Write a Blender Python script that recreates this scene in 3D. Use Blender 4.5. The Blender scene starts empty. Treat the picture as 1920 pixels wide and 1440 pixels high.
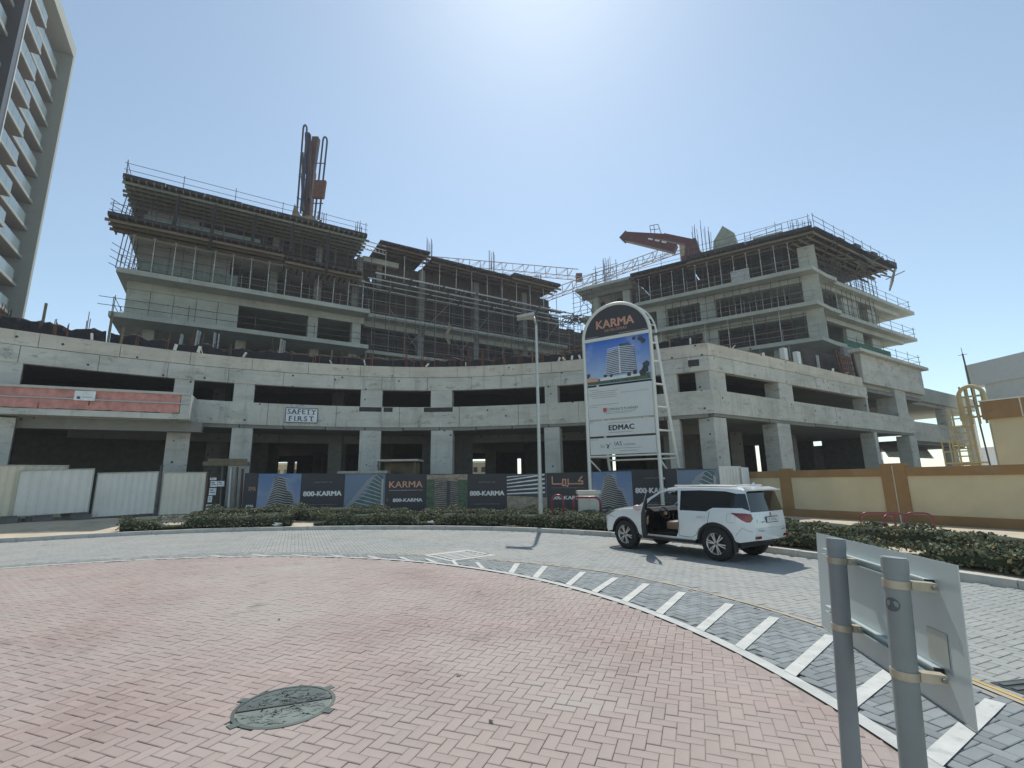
import bpy, bmesh, math, random
import numpy as np
from mathutils import Matrix, Vector
R = math.radians
rnd = random.Random(7)
scene = bpy.context.scene
col = scene.collection

# ------------------------------------------------------------------ camera, sky, sun, exposure
CAM_H, PITCH, ROLL, LENS = 1.8, R(11.4), R(0.85), 16.875
cd = bpy.data.cameras.new('camera'); cam = bpy.data.objects.new('camera', cd); col.objects.link(cam)
cd.sensor_fit = 'HORIZONTAL'; cd.sensor_width = 36; cd.lens = LENS; cd.clip_start = .05; cd.clip_end = 6000
fw = Vector((0, math.cos(PITCH), math.sin(PITCH))); up0 = Vector((0, -math.sin(PITCH), math.cos(PITCH))); rt0 = Vector((1, 0, 0))
rt = rt0*math.cos(ROLL)-up0*math.sin(ROLL); up = up0*math.cos(ROLL)+rt0*math.sin(ROLL)
cam.matrix_world = Matrix(((rt.x, up.x, -fw.x, 0), (rt.y, up.y, -fw.y, 0), (rt.z, up.z, -fw.z, CAM_H), (0, 0, 0, 1)))
scene.camera = cam
SUN_EL, SUN_AZ = R(57), R(5.0)          # azimuth measured from +Y towards +X
w = bpy.data.worlds.new('World'); scene.world = w; w.use_nodes = True
nt = w.node_tree; nt.nodes.clear()
sky = nt.nodes.new('ShaderNodeTexSky'); sky.sky_type = 'NISHITA'; sky.sun_disc = False
sky.sun_elevation = SUN_EL; sky.sun_rotation = SUN_AZ; sky.altitude = 0
sky.air_density = 1.0; sky.dust_density = .3; sky.ozone_density = 1.4
bg = nt.nodes.new('ShaderNodeBackground'); bg.inputs[1].default_value = .125
wo = nt.nodes.new('ShaderNodeOutputWorld'); hsv = nt.nodes.new('ShaderNodeHueSaturation'); hsv.inputs['Saturation'].default_value = .80; nt.links.new(sky.outputs[0], hsv.inputs['Color'])
tint = nt.nodes.new('ShaderNodeMix'); tint.data_type = 'RGBA'; tint.blend_type = 'MULTIPLY'; tint.inputs[0].default_value = 1; tint.inputs[7].default_value = (.90, 1.0, .975, 1)   # overall colour balance of the sky
nt.links.new(hsv.outputs[0], tint.inputs[6]); nt.links.new(tint.outputs[2], bg.inputs[0]); nt.links.new(bg.outputs[0], wo.inputs[0])
sd = bpy.data.lights.new('sun', 'SUN'); sd.energy = 3.0; sd.angle = R(.53); sd.color = (1, .97, .92)
so = bpy.data.objects.new('sun', sd); col.objects.link(so)
sdir = Vector((math.sin(SUN_AZ)*math.cos(SUN_EL), math.cos(SUN_AZ)*math.cos(SUN_EL), math.sin(SUN_EL)))
so.rotation_euler = sdir.to_track_quat('Z', 'Y').to_euler(); so.location = (0, 0, 80)
vs = scene.view_settings; vs.view_transform = 'Standard'; vs.look = 'None'; vs.exposure = 0.36; vs.gamma = 1; vs.use_curve_mapping = False
scene.render.engine = 'CYCLES'; scene.cycles.max_bounces = 8; scene.cycles.diffuse_bounces = 5

# ------------------------------------------------------------------ materials
MATS = {}
def _n(nt, t, **k):
    n = nt.nodes.new(t)
    for a, b in k.items(): setattr(n, a, b)
    return n
def _mix(nt, fac, a, b, blend='MIX'):
    m = nt.nodes.new('ShaderNodeMix'); m.data_type = 'RGBA'; m.blend_type = blend
    for sock, v in ((m.inputs[0], fac), (m.inputs[6], a), (m.inputs[7], b)):
        if hasattr(v, 'links'): nt.links.new(v, sock)
        else: sock.default_value = v if isinstance(v, (int, float)) else (*v[:3], 1)
    return m.outputs[2]
def _noise(nt, co, scale, detail=4, rough=.6, mp=None):
    if mp:
        m = nt.nodes.new('ShaderNodeMapping'); m.inputs['Scale'].default_value = mp; nt.links.new(co, m.inputs[0]); co = m.outputs[0]
    n = nt.nodes.new('ShaderNodeTexNoise'); n.inputs['Scale'].default_value = scale; n.inputs['Detail'].default_value = detail; n.inputs['Roughness'].default_value = rough
    nt.links.new(co, n.inputs['Vector']); return n.outputs[0]
def _ramp(nt, f, a, b, inv=False):
    r = nt.nodes.new('ShaderNodeMapRange'); r.inputs[1].default_value = a; r.inputs[2].default_value = b
    if inv: r.inputs[3].default_value = 1; r.inputs[4].default_value = 0
    nt.links.new(f, r.inputs[0]); return r.outputs[0]
def base(name):
    m = bpy.data.materials.new(name); m.use_nodes = True; nt = m.node_tree; p = nt.nodes['Principled BSDF']; MATS[name] = m
    return m, nt, p
def mat(name, c, rough=.8, metal=0, var=.12, scale=3.0, bump=0, spec=.5, island=0, coat=0, coords='Object', dust=None, stain=None):
    m, nt, p = base(name); p.inputs['Roughness'].default_value = rough; p.inputs['Metallic'].default_value = metal
    p.inputs['Specular IOR Level'].default_value = spec; p.inputs['Coat Weight'].default_value = coat
    tc = _n(nt, 'ShaderNodeTexCoord').outputs[coords]
    f = _noise(nt, tc, scale)
    lo = [x*(1-var) for x in c]; hi = [min(1, x*(1+var)) for x in c]
    out = _mix(nt, _ramp(nt, f, .3, .7), lo, hi)
    if island:
        g = _n(nt, 'ShaderNodeNewGeometry').outputs['Random Per Island']; o = _n(nt, 'ShaderNodeObjectInfo').outputs['Random']
        ad = _n(nt, 'ShaderNodeMath', operation='ADD'); nt.links.new(g, ad.inputs[0]); nt.links.new(o, ad.inputs[1])
        fr = _n(nt, 'ShaderNodeMath', operation='FRACT'); nt.links.new(ad.outputs[0], fr.inputs[0])
        out = _mix(nt, fr.outputs[0], _mix(nt, 1.0, out, [1-island]*3, 'MULTIPLY'), _mix(nt, 1.0, out, [1+island]*3, 'MULTIPLY'))
    if dust:
        dc, sc, a, b = dust
        out = _mix(nt, _ramp(nt, _noise(nt, tc, sc, 5), a, b), out, dc)
    if stain:                                     # oil drips and tyre grime
        st = _ramp(nt, _noise(nt, tc, stain[0], 5, .65), stain[1], stain[1]+.09); mm = _n(nt, 'ShaderNodeMath', operation='MULTIPLY'); nt.links.new(st, mm.inputs[0]); mm.inputs[1].default_value = stain[2]
        out = _mix(nt, mm.outputs[0], out, [x*.42 for x in c])
    nt.links.new(out, p.inputs['Base Color'])
    if bump:
        b = _n(nt, 'ShaderNodeBump'); b.inputs['Strength'].default_value = bump; b.inputs['Distance'].default_value = .02
        nt.links.new(_noise(nt, tc, scale*12, 3), b.inputs['Height']); nt.links.new(b.outputs[0], p.inputs['Normal'])
    return m
def concrete(name, c, stain=(.16, .165, .145), amt=.55, holes=True):
    m, nt, p = base(name); p.inputs['Roughness'].default_value = .88; p.inputs['Specular IOR Level'].default_value = .25
    tc = _n(nt, 'ShaderNodeTexCoord').outputs['Object']
    a = _mix(nt, _ramp(nt, _noise(nt, tc, .5, 5, .6), .35, .65), [x*.86 for x in c], [x*1.1 for x in c])
    a = _mix(nt, _ramp(nt, _noise(nt, tc, 2.2, 4, .6), .55, .8), a, [c[0]*1.16, c[1]*1.12, c[2]*1.05])
    # run-down streaks and grime patches
    st = _ramp(nt, _noise(nt, tc, 1.0, 4, .7, (2.2, 2.2, .22)), .56, .8)
    mm = _n(nt, 'ShaderNodeMath', operation='MULTIPLY'); nt.links.new(st, mm.inputs[0]); mm.inputs[1].default_value = amt
    a = _mix(nt, mm.outputs[0], a, stain)
    gr = _ramp(nt, _noise(nt, tc, 1.15, 6, .78, (1, 1, 2.2)), .565, .66)
    m2 = _n(nt, 'ShaderNodeMath', operation='MULTIPLY'); nt.links.new(gr, m2.inputs[0]); m2.inputs[1].default_value = amt*.9
    a = _mix(nt, m2.outputs[0], a, [stain[0]*.8, stain[1]*.85, stain[2]*.8])
    bs = _ramp(nt, _noise(nt, tc, .75, 5, .7, (.55, .55, 1.7)), .5, .66)
    m3 = _n(nt, 'ShaderNodeMath', operation='MULTIPLY'); nt.links.new(bs, m3.inputs[0]); m3.inputs[1].default_value = amt*.62
    a = _mix(nt, m3.outputs[0], a, [c[0]*.52, c[1]*.54, c[2]*.5])
    lt = _ramp(nt, _noise(nt, tc, 1.9, 5, .7, (1, 1, .5)), .62, .7)
    m4 = _n(nt, 'ShaderNodeMath', operation='MULTIPLY'); nt.links.new(lt, m4.inputs[0]); m4.inputs[1].default_value = .5
    a = _mix(nt, m4.outputs[0], a, [min(.8, x*1.35) for x in c])
    # board-mark bands
    mp = _n(nt, 'ShaderNodeMapping'); mp.inputs['Scale'].default_value = (.05, .05, 1); nt.links.new(tc, mp.inputs[0])
    a = _mix(nt, .16, a, _mix(nt, _noise(nt, mp.outputs[0], 5, 2), [x*.5 for x in c], [min(1, x*1.5) for x in c]))
    if holes:
        v = _n(nt, 'ShaderNodeTexVoronoi'); v.inputs['Scale'].default_value = 1.55; v.inputs['Randomness'].default_value = .75; nt.links.new(tc, v.inputs['Vector'])
        h = _ramp(nt, v.outputs['Distance'], .075, .105, True)
        a = _mix(nt, h, a, [.07, .07, .06])
    nt.links.new(a, p.inputs['Base Color'])
    b = _n(nt, 'ShaderNodeBump'); b.inputs['Strength'].default_value = .35; b.inputs['Distance'].default_value = .03
    nt.links.new(_noise(nt, tc, 9, 5, .65), b.inputs['Height']); nt.links.new(b.outputs[0], p.inputs['Normal'])
    return m
def glass(name, c, rough=.05, alpha=1.0, trans=0):
    m, nt, p = base(name); p.inputs['Base Color'].default_value = (*c, 1); p.inputs['Roughness'].default_value = rough
    p.inputs['Alpha'].default_value = alpha; p.inputs['Specular IOR Level'].default_value = .8; p.inputs['Transmission Weight'].default_value = trans
    return m
concrete('concrete', (.55, .55, .485), amt=.85); concrete('concrete_cap', (.59, .55, .46), amt=.6)
concrete('concrete_col', (.53, .535, .485), amt=.65); concrete('concrete_shaded', (.24, .245, .225), amt=.5)  # last one: darker concrete copy, interior shade put into its colour
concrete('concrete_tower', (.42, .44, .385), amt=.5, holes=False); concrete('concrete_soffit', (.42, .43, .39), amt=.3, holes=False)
mat('block', (.13, .13, .122), .9, var=.2, bump=.3); mat('dark_backing', (.018, .022, .02), .9)  # block darkened, last one near-black: interior darkness put into the colour
mat('plywood', (.055, .042, .036), .8, var=.4, scale=1.5); mat('plywood_edge', (.03, .028, .03), .75, var=.4)
mat('timber', (.17, .14, .09), .85, var=.3, scale=2); mat('timber_red', (.11, .065, .05), .85, var=.35, scale=2); mat('timber_pale', (.50, .47, .40), .85, var=.2)
mat('beam_olive', (.165, .175, .13), .75, var=.25); mat('steel', (.27, .275, .26), .6, .3, var=.2); mat('steel_dark', (.10, .10, .10), .6, .3, var=.3)
mat('prop_grey', (.52, .53, .51), .55, .25, var=.2); mat('rust', (.16, .075, .045), .85, .1, var=.4, scale=6); mat('rebar', (.10, .075, .06), .8, .3, var=.3)
mat('membrane', (.022, .021, .023), .95, var=.4, scale=5, bump=.6); mat('sack_tan', (.27, .23, .16), .9, var=.2); mat('bag_white', (.78, .76, .72), .8); mat('orange_bag', (.5, .28, .1), .8)
mat('green_net', (.05, .14, .09), .9, var=.4); mat('green_net_pale', (.20, .25, .215), .9, var=.25); mat('boom_brown', (.10, .055, .045), .6, .2, var=.25); mat('boom_pipe', (.05, .05, .085), .5, .4); mat('boom_base', (.23, .18, .11), .7, var=.3)
mat('boom_red', (.11, .03, .027), .5, .1, var=.25); mat('crane_paint', (.33, .235, .155), .6, .1, var=.2); mat('container', (.30, .33, .26), .7, var=.2); mat('tank_yellow', (.5, .38, .2), .8, var=.25)
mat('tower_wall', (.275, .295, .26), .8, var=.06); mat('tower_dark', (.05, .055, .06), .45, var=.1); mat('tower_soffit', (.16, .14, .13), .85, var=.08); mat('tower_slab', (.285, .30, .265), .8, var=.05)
glass('balcony_glass', (.22, .29, .30), .15, .8); glass('window_dark', (.02, .03, .035), .05)
mat('red_paver', (.352, .27, .238), .9, var=.12, scale=.7, island=.08, bump=.25, dust=((.405, .357, .312), .33, .38, .66), stain=(1.1, .60, .4))
mat('grey_paver', (.315, .322, .297), .85, var=.08, scale=1.0, island=.07, bump=.2, dust=((.37, .355, .315), .3, .48, .7), stain=(.7, .60, .35))
mat('dark_paver', (.225, .245, .24), .85, var=.12, scale=1.5, island=.16, bump=.25, dust=((.36, .36, .33), .8, .55, .8))
mat('bed_red', (.345, .285, .25), .95, var=.2, scale=4); mat('bed_grey', (.31, .30, .27), .95, var=.15, scale=3); mat('bed_dark', (.17, .18, .17), .95)
mat('white_paint', (.54, .54, .49), .8, var=.12, scale=5, dust=((.33, .34, .33), 6, .56, .75)); mat('yellow_paint', (.55, .38, .1), .8, var=.2); mat('ring_concrete', (.50, .50, .46), .85, var=.14, scale=4)
mat('kerb_stone', (.50, .485, .44), .85, var=.15, scale=2.5, bump=.3, island=.06); mat('sand', (.52, .44, .32), .95, var=.16, scale=1.2, bump=.5); mat('sand_far', (.5, .43, .33), .95, var=.1, scale=.05)
mat('path_paver', (.55, .53, .48), .9, var=.1)
mat('iron', (.085, .108, .10), .6, .25, var=.25, scale=6); mat('iron_light', (.15, .18, .16), .6, .2, var=.25, scale=6); mat('iron_black', (.035, .035, .035), .6, .2)
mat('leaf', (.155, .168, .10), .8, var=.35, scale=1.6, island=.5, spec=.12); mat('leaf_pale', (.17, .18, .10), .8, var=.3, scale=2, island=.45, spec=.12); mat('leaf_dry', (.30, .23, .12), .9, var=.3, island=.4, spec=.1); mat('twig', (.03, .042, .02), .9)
mat('fence_sheet', (.70, .66, .55), .6, var=.08, scale=1); mat('fence_sheet_grey', (.68, .67, .61), .55, var=.07, scale=1); mat('fence_sheet_yellow', (.64, .59, .45), .65, var=.08, scale=1)
mat('fence_frame', (.42, .42, .36), .6, var=.15); mat('white_frame', (.68, .70, .65), .5, var=.05)
mat('net_red', (.55, .26, .22), .85, var=.25, scale=3)
mat('banner_dark', (.026, .030, .036), .55, var=.12, scale=1.5); mat('banner_back', (.68, .68, .63), .8); mat('print_sky_pale', (.30, .38, .46), .6, var=.2, scale=.7)
def print_sky(name, lo, hi, cloud, z0, z1, amt=.6):
    m, nt, p = base(name); p.inputs['Roughness'].default_value = .6
    tc = _n(nt, 'ShaderNodeTexCoord').outputs['Object']; sx = _n(nt, 'ShaderNodeSeparateXYZ'); nt.links.new(tc, sx.inputs[0])
    a = _mix(nt, _ramp(nt, sx.outputs[2], z0, z1), lo, hi); f = _ramp(nt, _noise(nt, tc, 1.3, 5), .5, .75)
    mm = _n(nt, 'ShaderNodeMath', operation='MULTIPLY'); nt.links.new(f, mm.inputs[0]); mm.inputs[1].default_value = amt
    nt.links.new(_mix(nt, mm.outputs[0], a, cloud), p.inputs['Base Color'])
print_sky('print_sky', (.30, .34, .44), (.10, .19, .36), (.40, .42, .47), .3, 2.2)
print_sky('print_sky_board', (.38, .52, .72), (.03, .15, .58), (.5, .6, .74), 6.6, 8.6, .45)
print_sky('print_sky_flat', (.16, .22, .29), (.14, .20, .29), (.2, .25, .3), .3, 2.2, .3)
mat('print_slab', (.40, .39, .36), .6, var=.1); mat('print_slab_white', (.68, .70, .72), .6); mat('print_shade', (.045, .055, .065), .6, var=.3); mat('print_glass', (.05, .10, .18), .5, var=.3); mat('print_green', (.07, .12, .07), .7, var=.5, scale=8); mat('print_earth', (.30, .25, .19), .7, var=.4, scale=5); mat('print_teal', (.07, .14, .15), .6, var=.3)
mat('copper_print', (.56, .29, .19), .5, var=.25, scale=1.2); mat('white_print', (.72, .72, .70), .6); mat('grey_print', (.30, .31, .31), .6); mat('black_print', (.03, .035, .045), .6); mat('navy_print', (.05, .08, .16), .6); mat('panel_white', (.62, .66, .65), .5, var=.03); mat('red_print', (.5, .07, .06), .6)
mat('sign_white', (.72, .76, .74), .6)
mat('beige_wall', (.62, .535, .345), .9, var=.07, scale=.9, bump=.15, dust=((.53, .46, .32), .7, .52, .8), stain=(2.2, .64, .22)); mat('brown_trim', (.31, .185, .08), .9, var=.12, scale=1.5, dust=((.38, .27, .15), 1.2, .55, .8)); mat('cage_yellow', (.50, .41, .22), .7, var=.12); mat('seal_white', (.7, .68, .6), .8)
mat('villa_white', (.84, .85, .82), .85, var=.04); mat('villa_tan', (.42, .36, .26), .85, var=.1)
mat('lamp_grey', (.50, .53, .50), .45, .3, var=.06); mat('lamp_glass', (.5, .52, .48), .3); mat('hoop_maroon', (.18, .035, .05), .35, .2, var=.12, coat=.3); mat('cabinet', (.66, .63, .54), .6, var=.05)
mat('post_grey', (.24, .26, .265), .6, .1, var=.10, scale=4, bump=.08); mat('post_grey_green', (.255, .285, .275), .6, .1, var=.10, scale=4, bump=.08); mat('plate_back', (.50, .575, .575), .42, .35, var=.05, scale=2); mat('clamp', (.48, .43, .33), .5, .6, var=.2, scale=8); mat('maker_label', (.40, .44, .40), .35, .2); mat('sticker', (.10, .11, .11), .5)
mat('car_white', (.76, .785, .775), .22, 0, var=.015, coat=.8); mat('car_black', (.018, .018, .02), .5); mat('tyre', (.022, .022, .022), .85); mat('rim', (.62, .62, .60), .3, .8, var=.05); mat('chrome', (.75, .75, .75), .15, 1.0, var=.02)
mat('tail_red', (.22, .006, .012), .15, coat=.6, var=.2); mat('leather', (.36, .23, .135), .6, var=.12); mat('leather_white', (.6, .56, .5), .6); mat('headlight', (.20, .22, .25), .12, .2, coat=.6); glass('car_glass', (.012, .016, .018), .04, 1); glass('car_glass_clear', (.35, .45, .44), .04, .25)
mat('plate_white', (.7, .7, .68), .5)

# ------------------------------------------------------------------ mesh helpers
class MB:
    def __init__(s): s.v = []; s.f = []
    def add(s, v, f):
        o = len(s.v); s.v += [tuple(x) for x in v]; s.f += [tuple(i+o for i in q) for q in f]; return s
    def box(s, x0, x1, y0, y1, z0, z1, fr=None):
        v = [(x, y, z) for x in (x0, x1) for y in (y0, y1) for z in (z0, z1)]
        if fr: v = [fr(*p) for p in v]
        return s.add(v, [(0, 1, 3, 2), (4, 6, 7, 5), (0, 4, 5, 1), (2, 3, 7, 6), (0, 2, 6, 4), (1, 5, 7, 3)])
    def bar(s, p, q, w, h, up=(0, 0, 1)):
        p, q = Vector(p), Vector(q); d = (q-p).normalized(); u = Vector(up)
        if abs(d.dot(u)) > .98: u = Vector((1, 0, 0))
        a = d.cross(u).normalized()*w/2; b = a.cross(d).normalized()*h/2
        v = [c+i*a+j*b for c in (p, q) for i, j in ((-1, -1), (1, -1), (1, 1), (-1, 1))]
        return s.add(v, [(0, 1, 2, 3), (7, 6, 5, 4), (0, 4, 5, 1), (1, 5, 6, 2), (2, 6, 7, 3), (3, 7, 4, 0)])
    def tube(s, p, q, r, n=8, r2=None, caps=True):
        p, q = Vector(p), Vector(q); d = (q-p).normalized(); u = Vector((0, 0, 1)) if abs(d.z) < .95 else Vector((1, 0, 0))
        a = d.cross(u).normalized(); b = a.cross(d).normalized(); r2 = r if r2 is None else r2; v = []
        for c, rr in ((p, r), (q, r2)):
            for k in range(n): t = 2*math.pi*k/n; v.append(c+(a*math.cos(t)+b*math.sin(t))*rr)
        f = [(k, (k+1) % n, n+(k+1) % n, n+k) for k in range(n)]
        if caps: f += [tuple(range(n-1, -1, -1)), tuple(range(n, 2*n))]
        return s.add(v, f)
    def path(s, pts, r, n=8):
        pts = [Vector(p) for p in pts]; v = []; prev = None
        for i, p in enumerate(pts):
            d = (pts[min(i+1, len(pts)-1)]-pts[max(i-1, 0)]).normalized()
            u = prev if prev is not None else (Vector((0, 0, 1)) if abs(d.z) < .9 else Vector((1, 0, 0)))
            a = (u-d*u.dot(d)).normalized(); prev = a; b = d.cross(a)
            for k in range(n): t = 2*math.pi*k/n; v.append(p+(a*math.cos(t)+b*math.sin(t))*r)
        f = [(i*n+k, i*n+(k+1) % n, (i+1)*n+(k+1) % n, (i+1)*n+k) for i in range(len(pts)-1) for k in range(n)]
        f += [tuple(range(n-1, -1, -1)), tuple(range((len(pts)-1)*n, len(pts)*n))]
        return s.add(v, f)
    def lathe(s, prof, n=32, fr=None, close=False):
        v = [(r*math.cos(2*math.pi*k/n), r*math.sin(2*math.pi*k/n), z) for r, z in prof for k in range(n)]
        if fr: v = [fr(*p) for p in v]
        m = len(prof); f = [(i*n+k, i*n+(k+1) % n, (i+1) % m*n+(k+1) % n, (i+1) % m*n+k) for i in range(m if close else m-1) for k in range(n)]
        return s.add(v, f)
    def prism(s, pts, fr, t0, t1):            # 2-D outline (a,b) in a plane, extruded along third axis of fr(a,t,b)
        n = len(pts); v = [fr(a, t, b) for t in (t0, t1) for a, b in pts]
        return s.add(v, [tuple(range(n)), tuple(range(2*n-1, n-1, -1))]+[(k, k+n, (k+1) % n+n, (k+1) % n) for k in range(n)])
    def grid(s, P):                            # P[i][j] points
        n, m = len(P), len(P[0]); return s.add([p for r_ in P for p in r_], [(i*m+j, i*m+j+1, (i+1)*m+j+1, (i+1)*m+j) for i in range(n-1) for j in range(m-1)])
    def mesh(s, name, mt, smooth=False, recalc=True):
        me = bpy.data.meshes.new(name); me.from_pydata(s.v, [], s.f)
        if recalc:
            bm = bmesh.new(); bm.from_mesh(me); bmesh.ops.recalc_face_normals(bm, faces=bm.faces); bm.to_mesh(me); bm.free()
        me.materials.append(MATS[mt])
        if smooth: me.polygons.foreach_set('use_smooth', [True]*len(me.polygons))
        me.update(); return me
    def build(s, name, mt, parent=None, smooth=False, recalc=True, angle=None):
        o = link(name, s.mesh(name, mt, smooth, recalc), parent)
        if angle: 
            o.data.set_sharp_from_angle(angle=R(angle))
        return o
def link(name, me, parent=None, M=None):
    o = bpy.data.objects.new(name, me); col.objects.link(o)
    if parent is not None:
        o.parent = parent; o.matrix_parent_inverse = PINV[parent.name]
    if M is not None: o.matrix_basis = M
    PINV[o.name] = M.inverted() if M is not None else Matrix.Identity(4)
    return o
PINV = {}
def tag(o, label, cat, group=None, kind=None):
    o['label'] = label; o['category'] = cat
    if group: o['group'] = group
    if kind: o['kind'] = kind
    return o
def thing(name, loc, label, cat, group=None):
    o = bpy.data.objects.new(name, None); col.objects.link(o); o.location = loc; o.empty_display_size = .3
    PINV[o.name] = Matrix.Translation(-Vector(loc)); return tag(o, label, cat, group)
def structure(o): o['kind'] = 'structure'; return o
_unit = {}
def ucyl(mt):
    if ('c', mt) not in _unit: _unit['c', mt] = MB().tube((0, 0, 0), (0, 0, 1), 1, 6).mesh('tube', mt, True); _unit['c', mt].set_sharp_from_angle(angle=R(70))
    return _unit['c', mt]
def ubox(mt):
    if ('b', mt) not in _unit: _unit['b', mt] = MB().box(-.5, .5, -.5, .5, 0, 1).mesh('bar', mt)
    return _unit['b', mt]
def _axis(p, q, sx, sy, up=(0, 0, 1)):
    p, q = Vector(p), Vector(q); d = q-p; L = d.length; d.normalize(); u = Vector(up)
    if abs(d.dot(u)) > .98: u = Vector((1, 0, 0)) if abs(d.x) < .9 else Vector((0, 1, 0))
    a = d.cross(u).normalized(); b = a.cross(d)
    return Matrix(((a.x*sx, b.x*sy, d.x*L, p.x), (a.y*sx, b.y*sy, d.y*L, p.y), (a.z*sx, b.z*sy, d.z*L, p.z), (0, 0, 0, 1)))
def tubeo(name, p, q, r, mt, parent): return link(name, ucyl(mt), parent, _axis(p, q, r, r))
def baro(name, p, q, wd, h, mt, parent, up=(0, 0, 1)): return link(name, ubox(mt), parent, _axis(p, q, wd, h, up))
class Fr:                                       # facade frame: s along the face, d inwards, z up
    def __init__(s, o, az, inward=1):
        s.o = o; s.u = (math.cos(R(az)), math.sin(R(az))); s.n = (-s.u[1]*inward, s.u[0]*inward)
    def __call__(s, a, d, z): return (s.o[0]+s.u[0]*a+s.n[0]*d, s.o[1]+s.u[1]*a+s.n[1]*d, z)
def fbox(name, fr, s0, s1, d0, d1, z0, z1, mt, parent): return MB().box(s0, s1, d0, d1, z0, z1, fr).build(name, mt, parent)
def catmull(P, n=10):
    P = [np.array(p, float) for p in P]; Q = [2*P[0]-P[1]]+P+[2*P[-1]-P[-2]]; out = []
    for i in range(1, len(Q)-2):
        p0, p1, p2, p3 = Q[i-1:i+3]
        for k in range(n):
            t = k/n; out.append(.5*((2*p1)+(-p0+p2)*t+(2*p0-5*p1+4*p2-p3)*t*t+(-p0+3*p1-3*p2+p3)*t**3))
    out.append(Q[-2]); return np.array(out)
class Curve:
    def __init__(s, P, n=10):
        s.G = catmull(P, n); s.S = np.r_[0, np.cumsum(np.hypot(*np.diff(s.G, axis=0).T))]; s.L = float(s.S[-1])
    def at(s, t): return np.array([np.interp(t, s.S, s.G[:, 0]), np.interp(t, s.S, s.G[:, 1])])
    def tan(s, t):
        a, b = s.at(max(0, t-.1)), s.at(min(s.L, t+.1)); d = b-a; return d/np.hypot(*d)
    def off(s, t, d):                           # d > 0: to the left of travel (inwards)
        g = s.tan(t); p = s.at(t); return np.array([p[0]-g[1]*d, p[1]+g[0]*d])
    def fr(s, t):
        g = s.tan(t); p = s.at(t); return Fr((p[0], p[1]), math.degrees(math.atan2(g[1], g[0])))
def sweep(cv, t0, t1, d0, d1, z0, z1, step=.7):
    n = max(1, int(math.ceil((t1-t0)/step))); m = MB(); v = []
    for k in range(n+1):
        t = t0+(t1-t0)*k/n; a, b = cv.off(t, d0), cv.off(t, d1)
        v += [(a[0], a[1], z0), (a[0], a[1], z1), (b[0], b[1], z1), (b[0], b[1], z0)]
    f = [(4*k+i, 4*k+(i+1) % 4, 4*k+4+(i+1) % 4, 4*k+4+i) for k in range(n) for i in range(4)]+[(0, 1, 2, 3), (4*n+3, 4*n+2, 4*n+1, 4*n)]
    return m.add(v, f)
def smooth01(a, b, x): t = max(0., min(1., (x-a)/(b-a))); return t*t*(3-2*t)
def text_mesh(body, wd=None, ht=None, thick=.0, space=1.0):
    cu = bpy.data.curves.new('lettering', 'FONT'); cu.body = body; cu.size = 1; cu.offset = thick; cu.space_character = space; cu.align_x = 'CENTER'; cu.resolution_u = 3; cu.fill_mode = 'FRONT'
    o = bpy.data.objects.new('lettering', cu); col.objects.link(o); dg = bpy.context.evaluated_depsgraph_get(); me = bpy.data.meshes.new_from_object(o.evaluated_get(dg))
    bpy.data.objects.remove(o); bpy.data.curves.remove(cu)
    xs = [v.co.x for v in me.vertices]; ys = [v.co.y for v in me.vertices]; cx, cy = (max(xs)+min(xs))/2, (max(ys)+min(ys))/2; W, H = max(xs)-min(xs), max(ys)-min(ys)
    sx = wd/W if wd else ht/H; sy = ht/H if ht else sx
    for v in me.vertices: v.co.x = (v.co.x-cx)*sx; v.co.y = (v.co.y-cy)*sy
    me.name = 'lettering'; return me
def text(body, fr, a, b, t, wd, ht, mt, parent, thick=0., space=1.0, shear=0):
    me = text_mesh(body, wd, ht, 0, space)
    if thick:                                     # heavier weight: the outline printed again a little to each side
        bm = bmesh.new(); bm.from_mesh(me); src = bm.faces[:]; e_ = thick*ht*1.6
        for k, (ox, oy) in enumerate(((-e_, 0), (e_, 0), (0, e_*.6), (0, -e_*.6))):
            g_ = bmesh.ops.duplicate(bm, geom=src); vv = [q for q in g_['geom'] if isinstance(q, bmesh.types.BMVert)]
            for q in vv: q.co += Vector((ox, oy, .0006*(k+1)))
        bm.to_mesh(me); bm.free()
    for v in me.vertices: v.co = Vector(fr(a+v.co.x+shear*v.co.y, t-v.co.z, b+v.co.y))
    me.materials.clear(); me.materials.append(MATS[mt]); return link('lettering', me, parent)
def flat(polys, fr, t, name, mt, parent):       # printed flat shapes in plane t of fr(a,t,b)
    m = MB()
    for P in polys: m.add([fr(a, t, b) for a, b in P], [tuple(range(len(P)))])
    return m.build(name, mt, parent, recalc=False)

# ================================================================== GROUND, ROAD, PAVING
KERB = Curve([(-33, 3.5), (-26, 10.5), (-21.5, 14.0), (-17.3, 16.9), (-13.8, 18.9), (-9.5, 19.8), (-4.5, 19.5), (-.2, 18.3), (3.1, 16.0), (5.2, 13.7), (6.8, 11.0), (8.0, 8.1), (8.9, 5), (9.3, 1), (9.2, -4)])
_ks = [KERB.at(t) for t in np.linspace(0, KERB.L, 160)]; _ka = np.array(_ks)
def vz(x, y):
    d = float(np.min(np.hypot(_ka[:, 0]-x, _ka[:, 1]-y))); return .10+.32*smooth01(-1, -13, x)*smooth01(.8, 3.6, d)
structure(MB().add([(-1500, -1500, -.08), (1500, -1500, -.08), (1500, 1500, -.08), (-1500, 1500, -.08)], [(0, 1, 2, 3)]).build('ground', 'sand_far'))
rows = [.16, .6, 1.1, 1.7, 2.4, 3.2, 4.2, 6, 10, 20, 45, 120]
P = []
for t in np.linspace(0, KERB.L, 70):
    r_ = []
    for k, d in enumerate(rows):
        p = KERB.off(t, d); z = vz(p[0], p[1]) + (rnd.uniform(-.02, .02) if 0 < k < 8 else 0); r_.append((p[0], p[1], z))
    P.append(r_)
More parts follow.
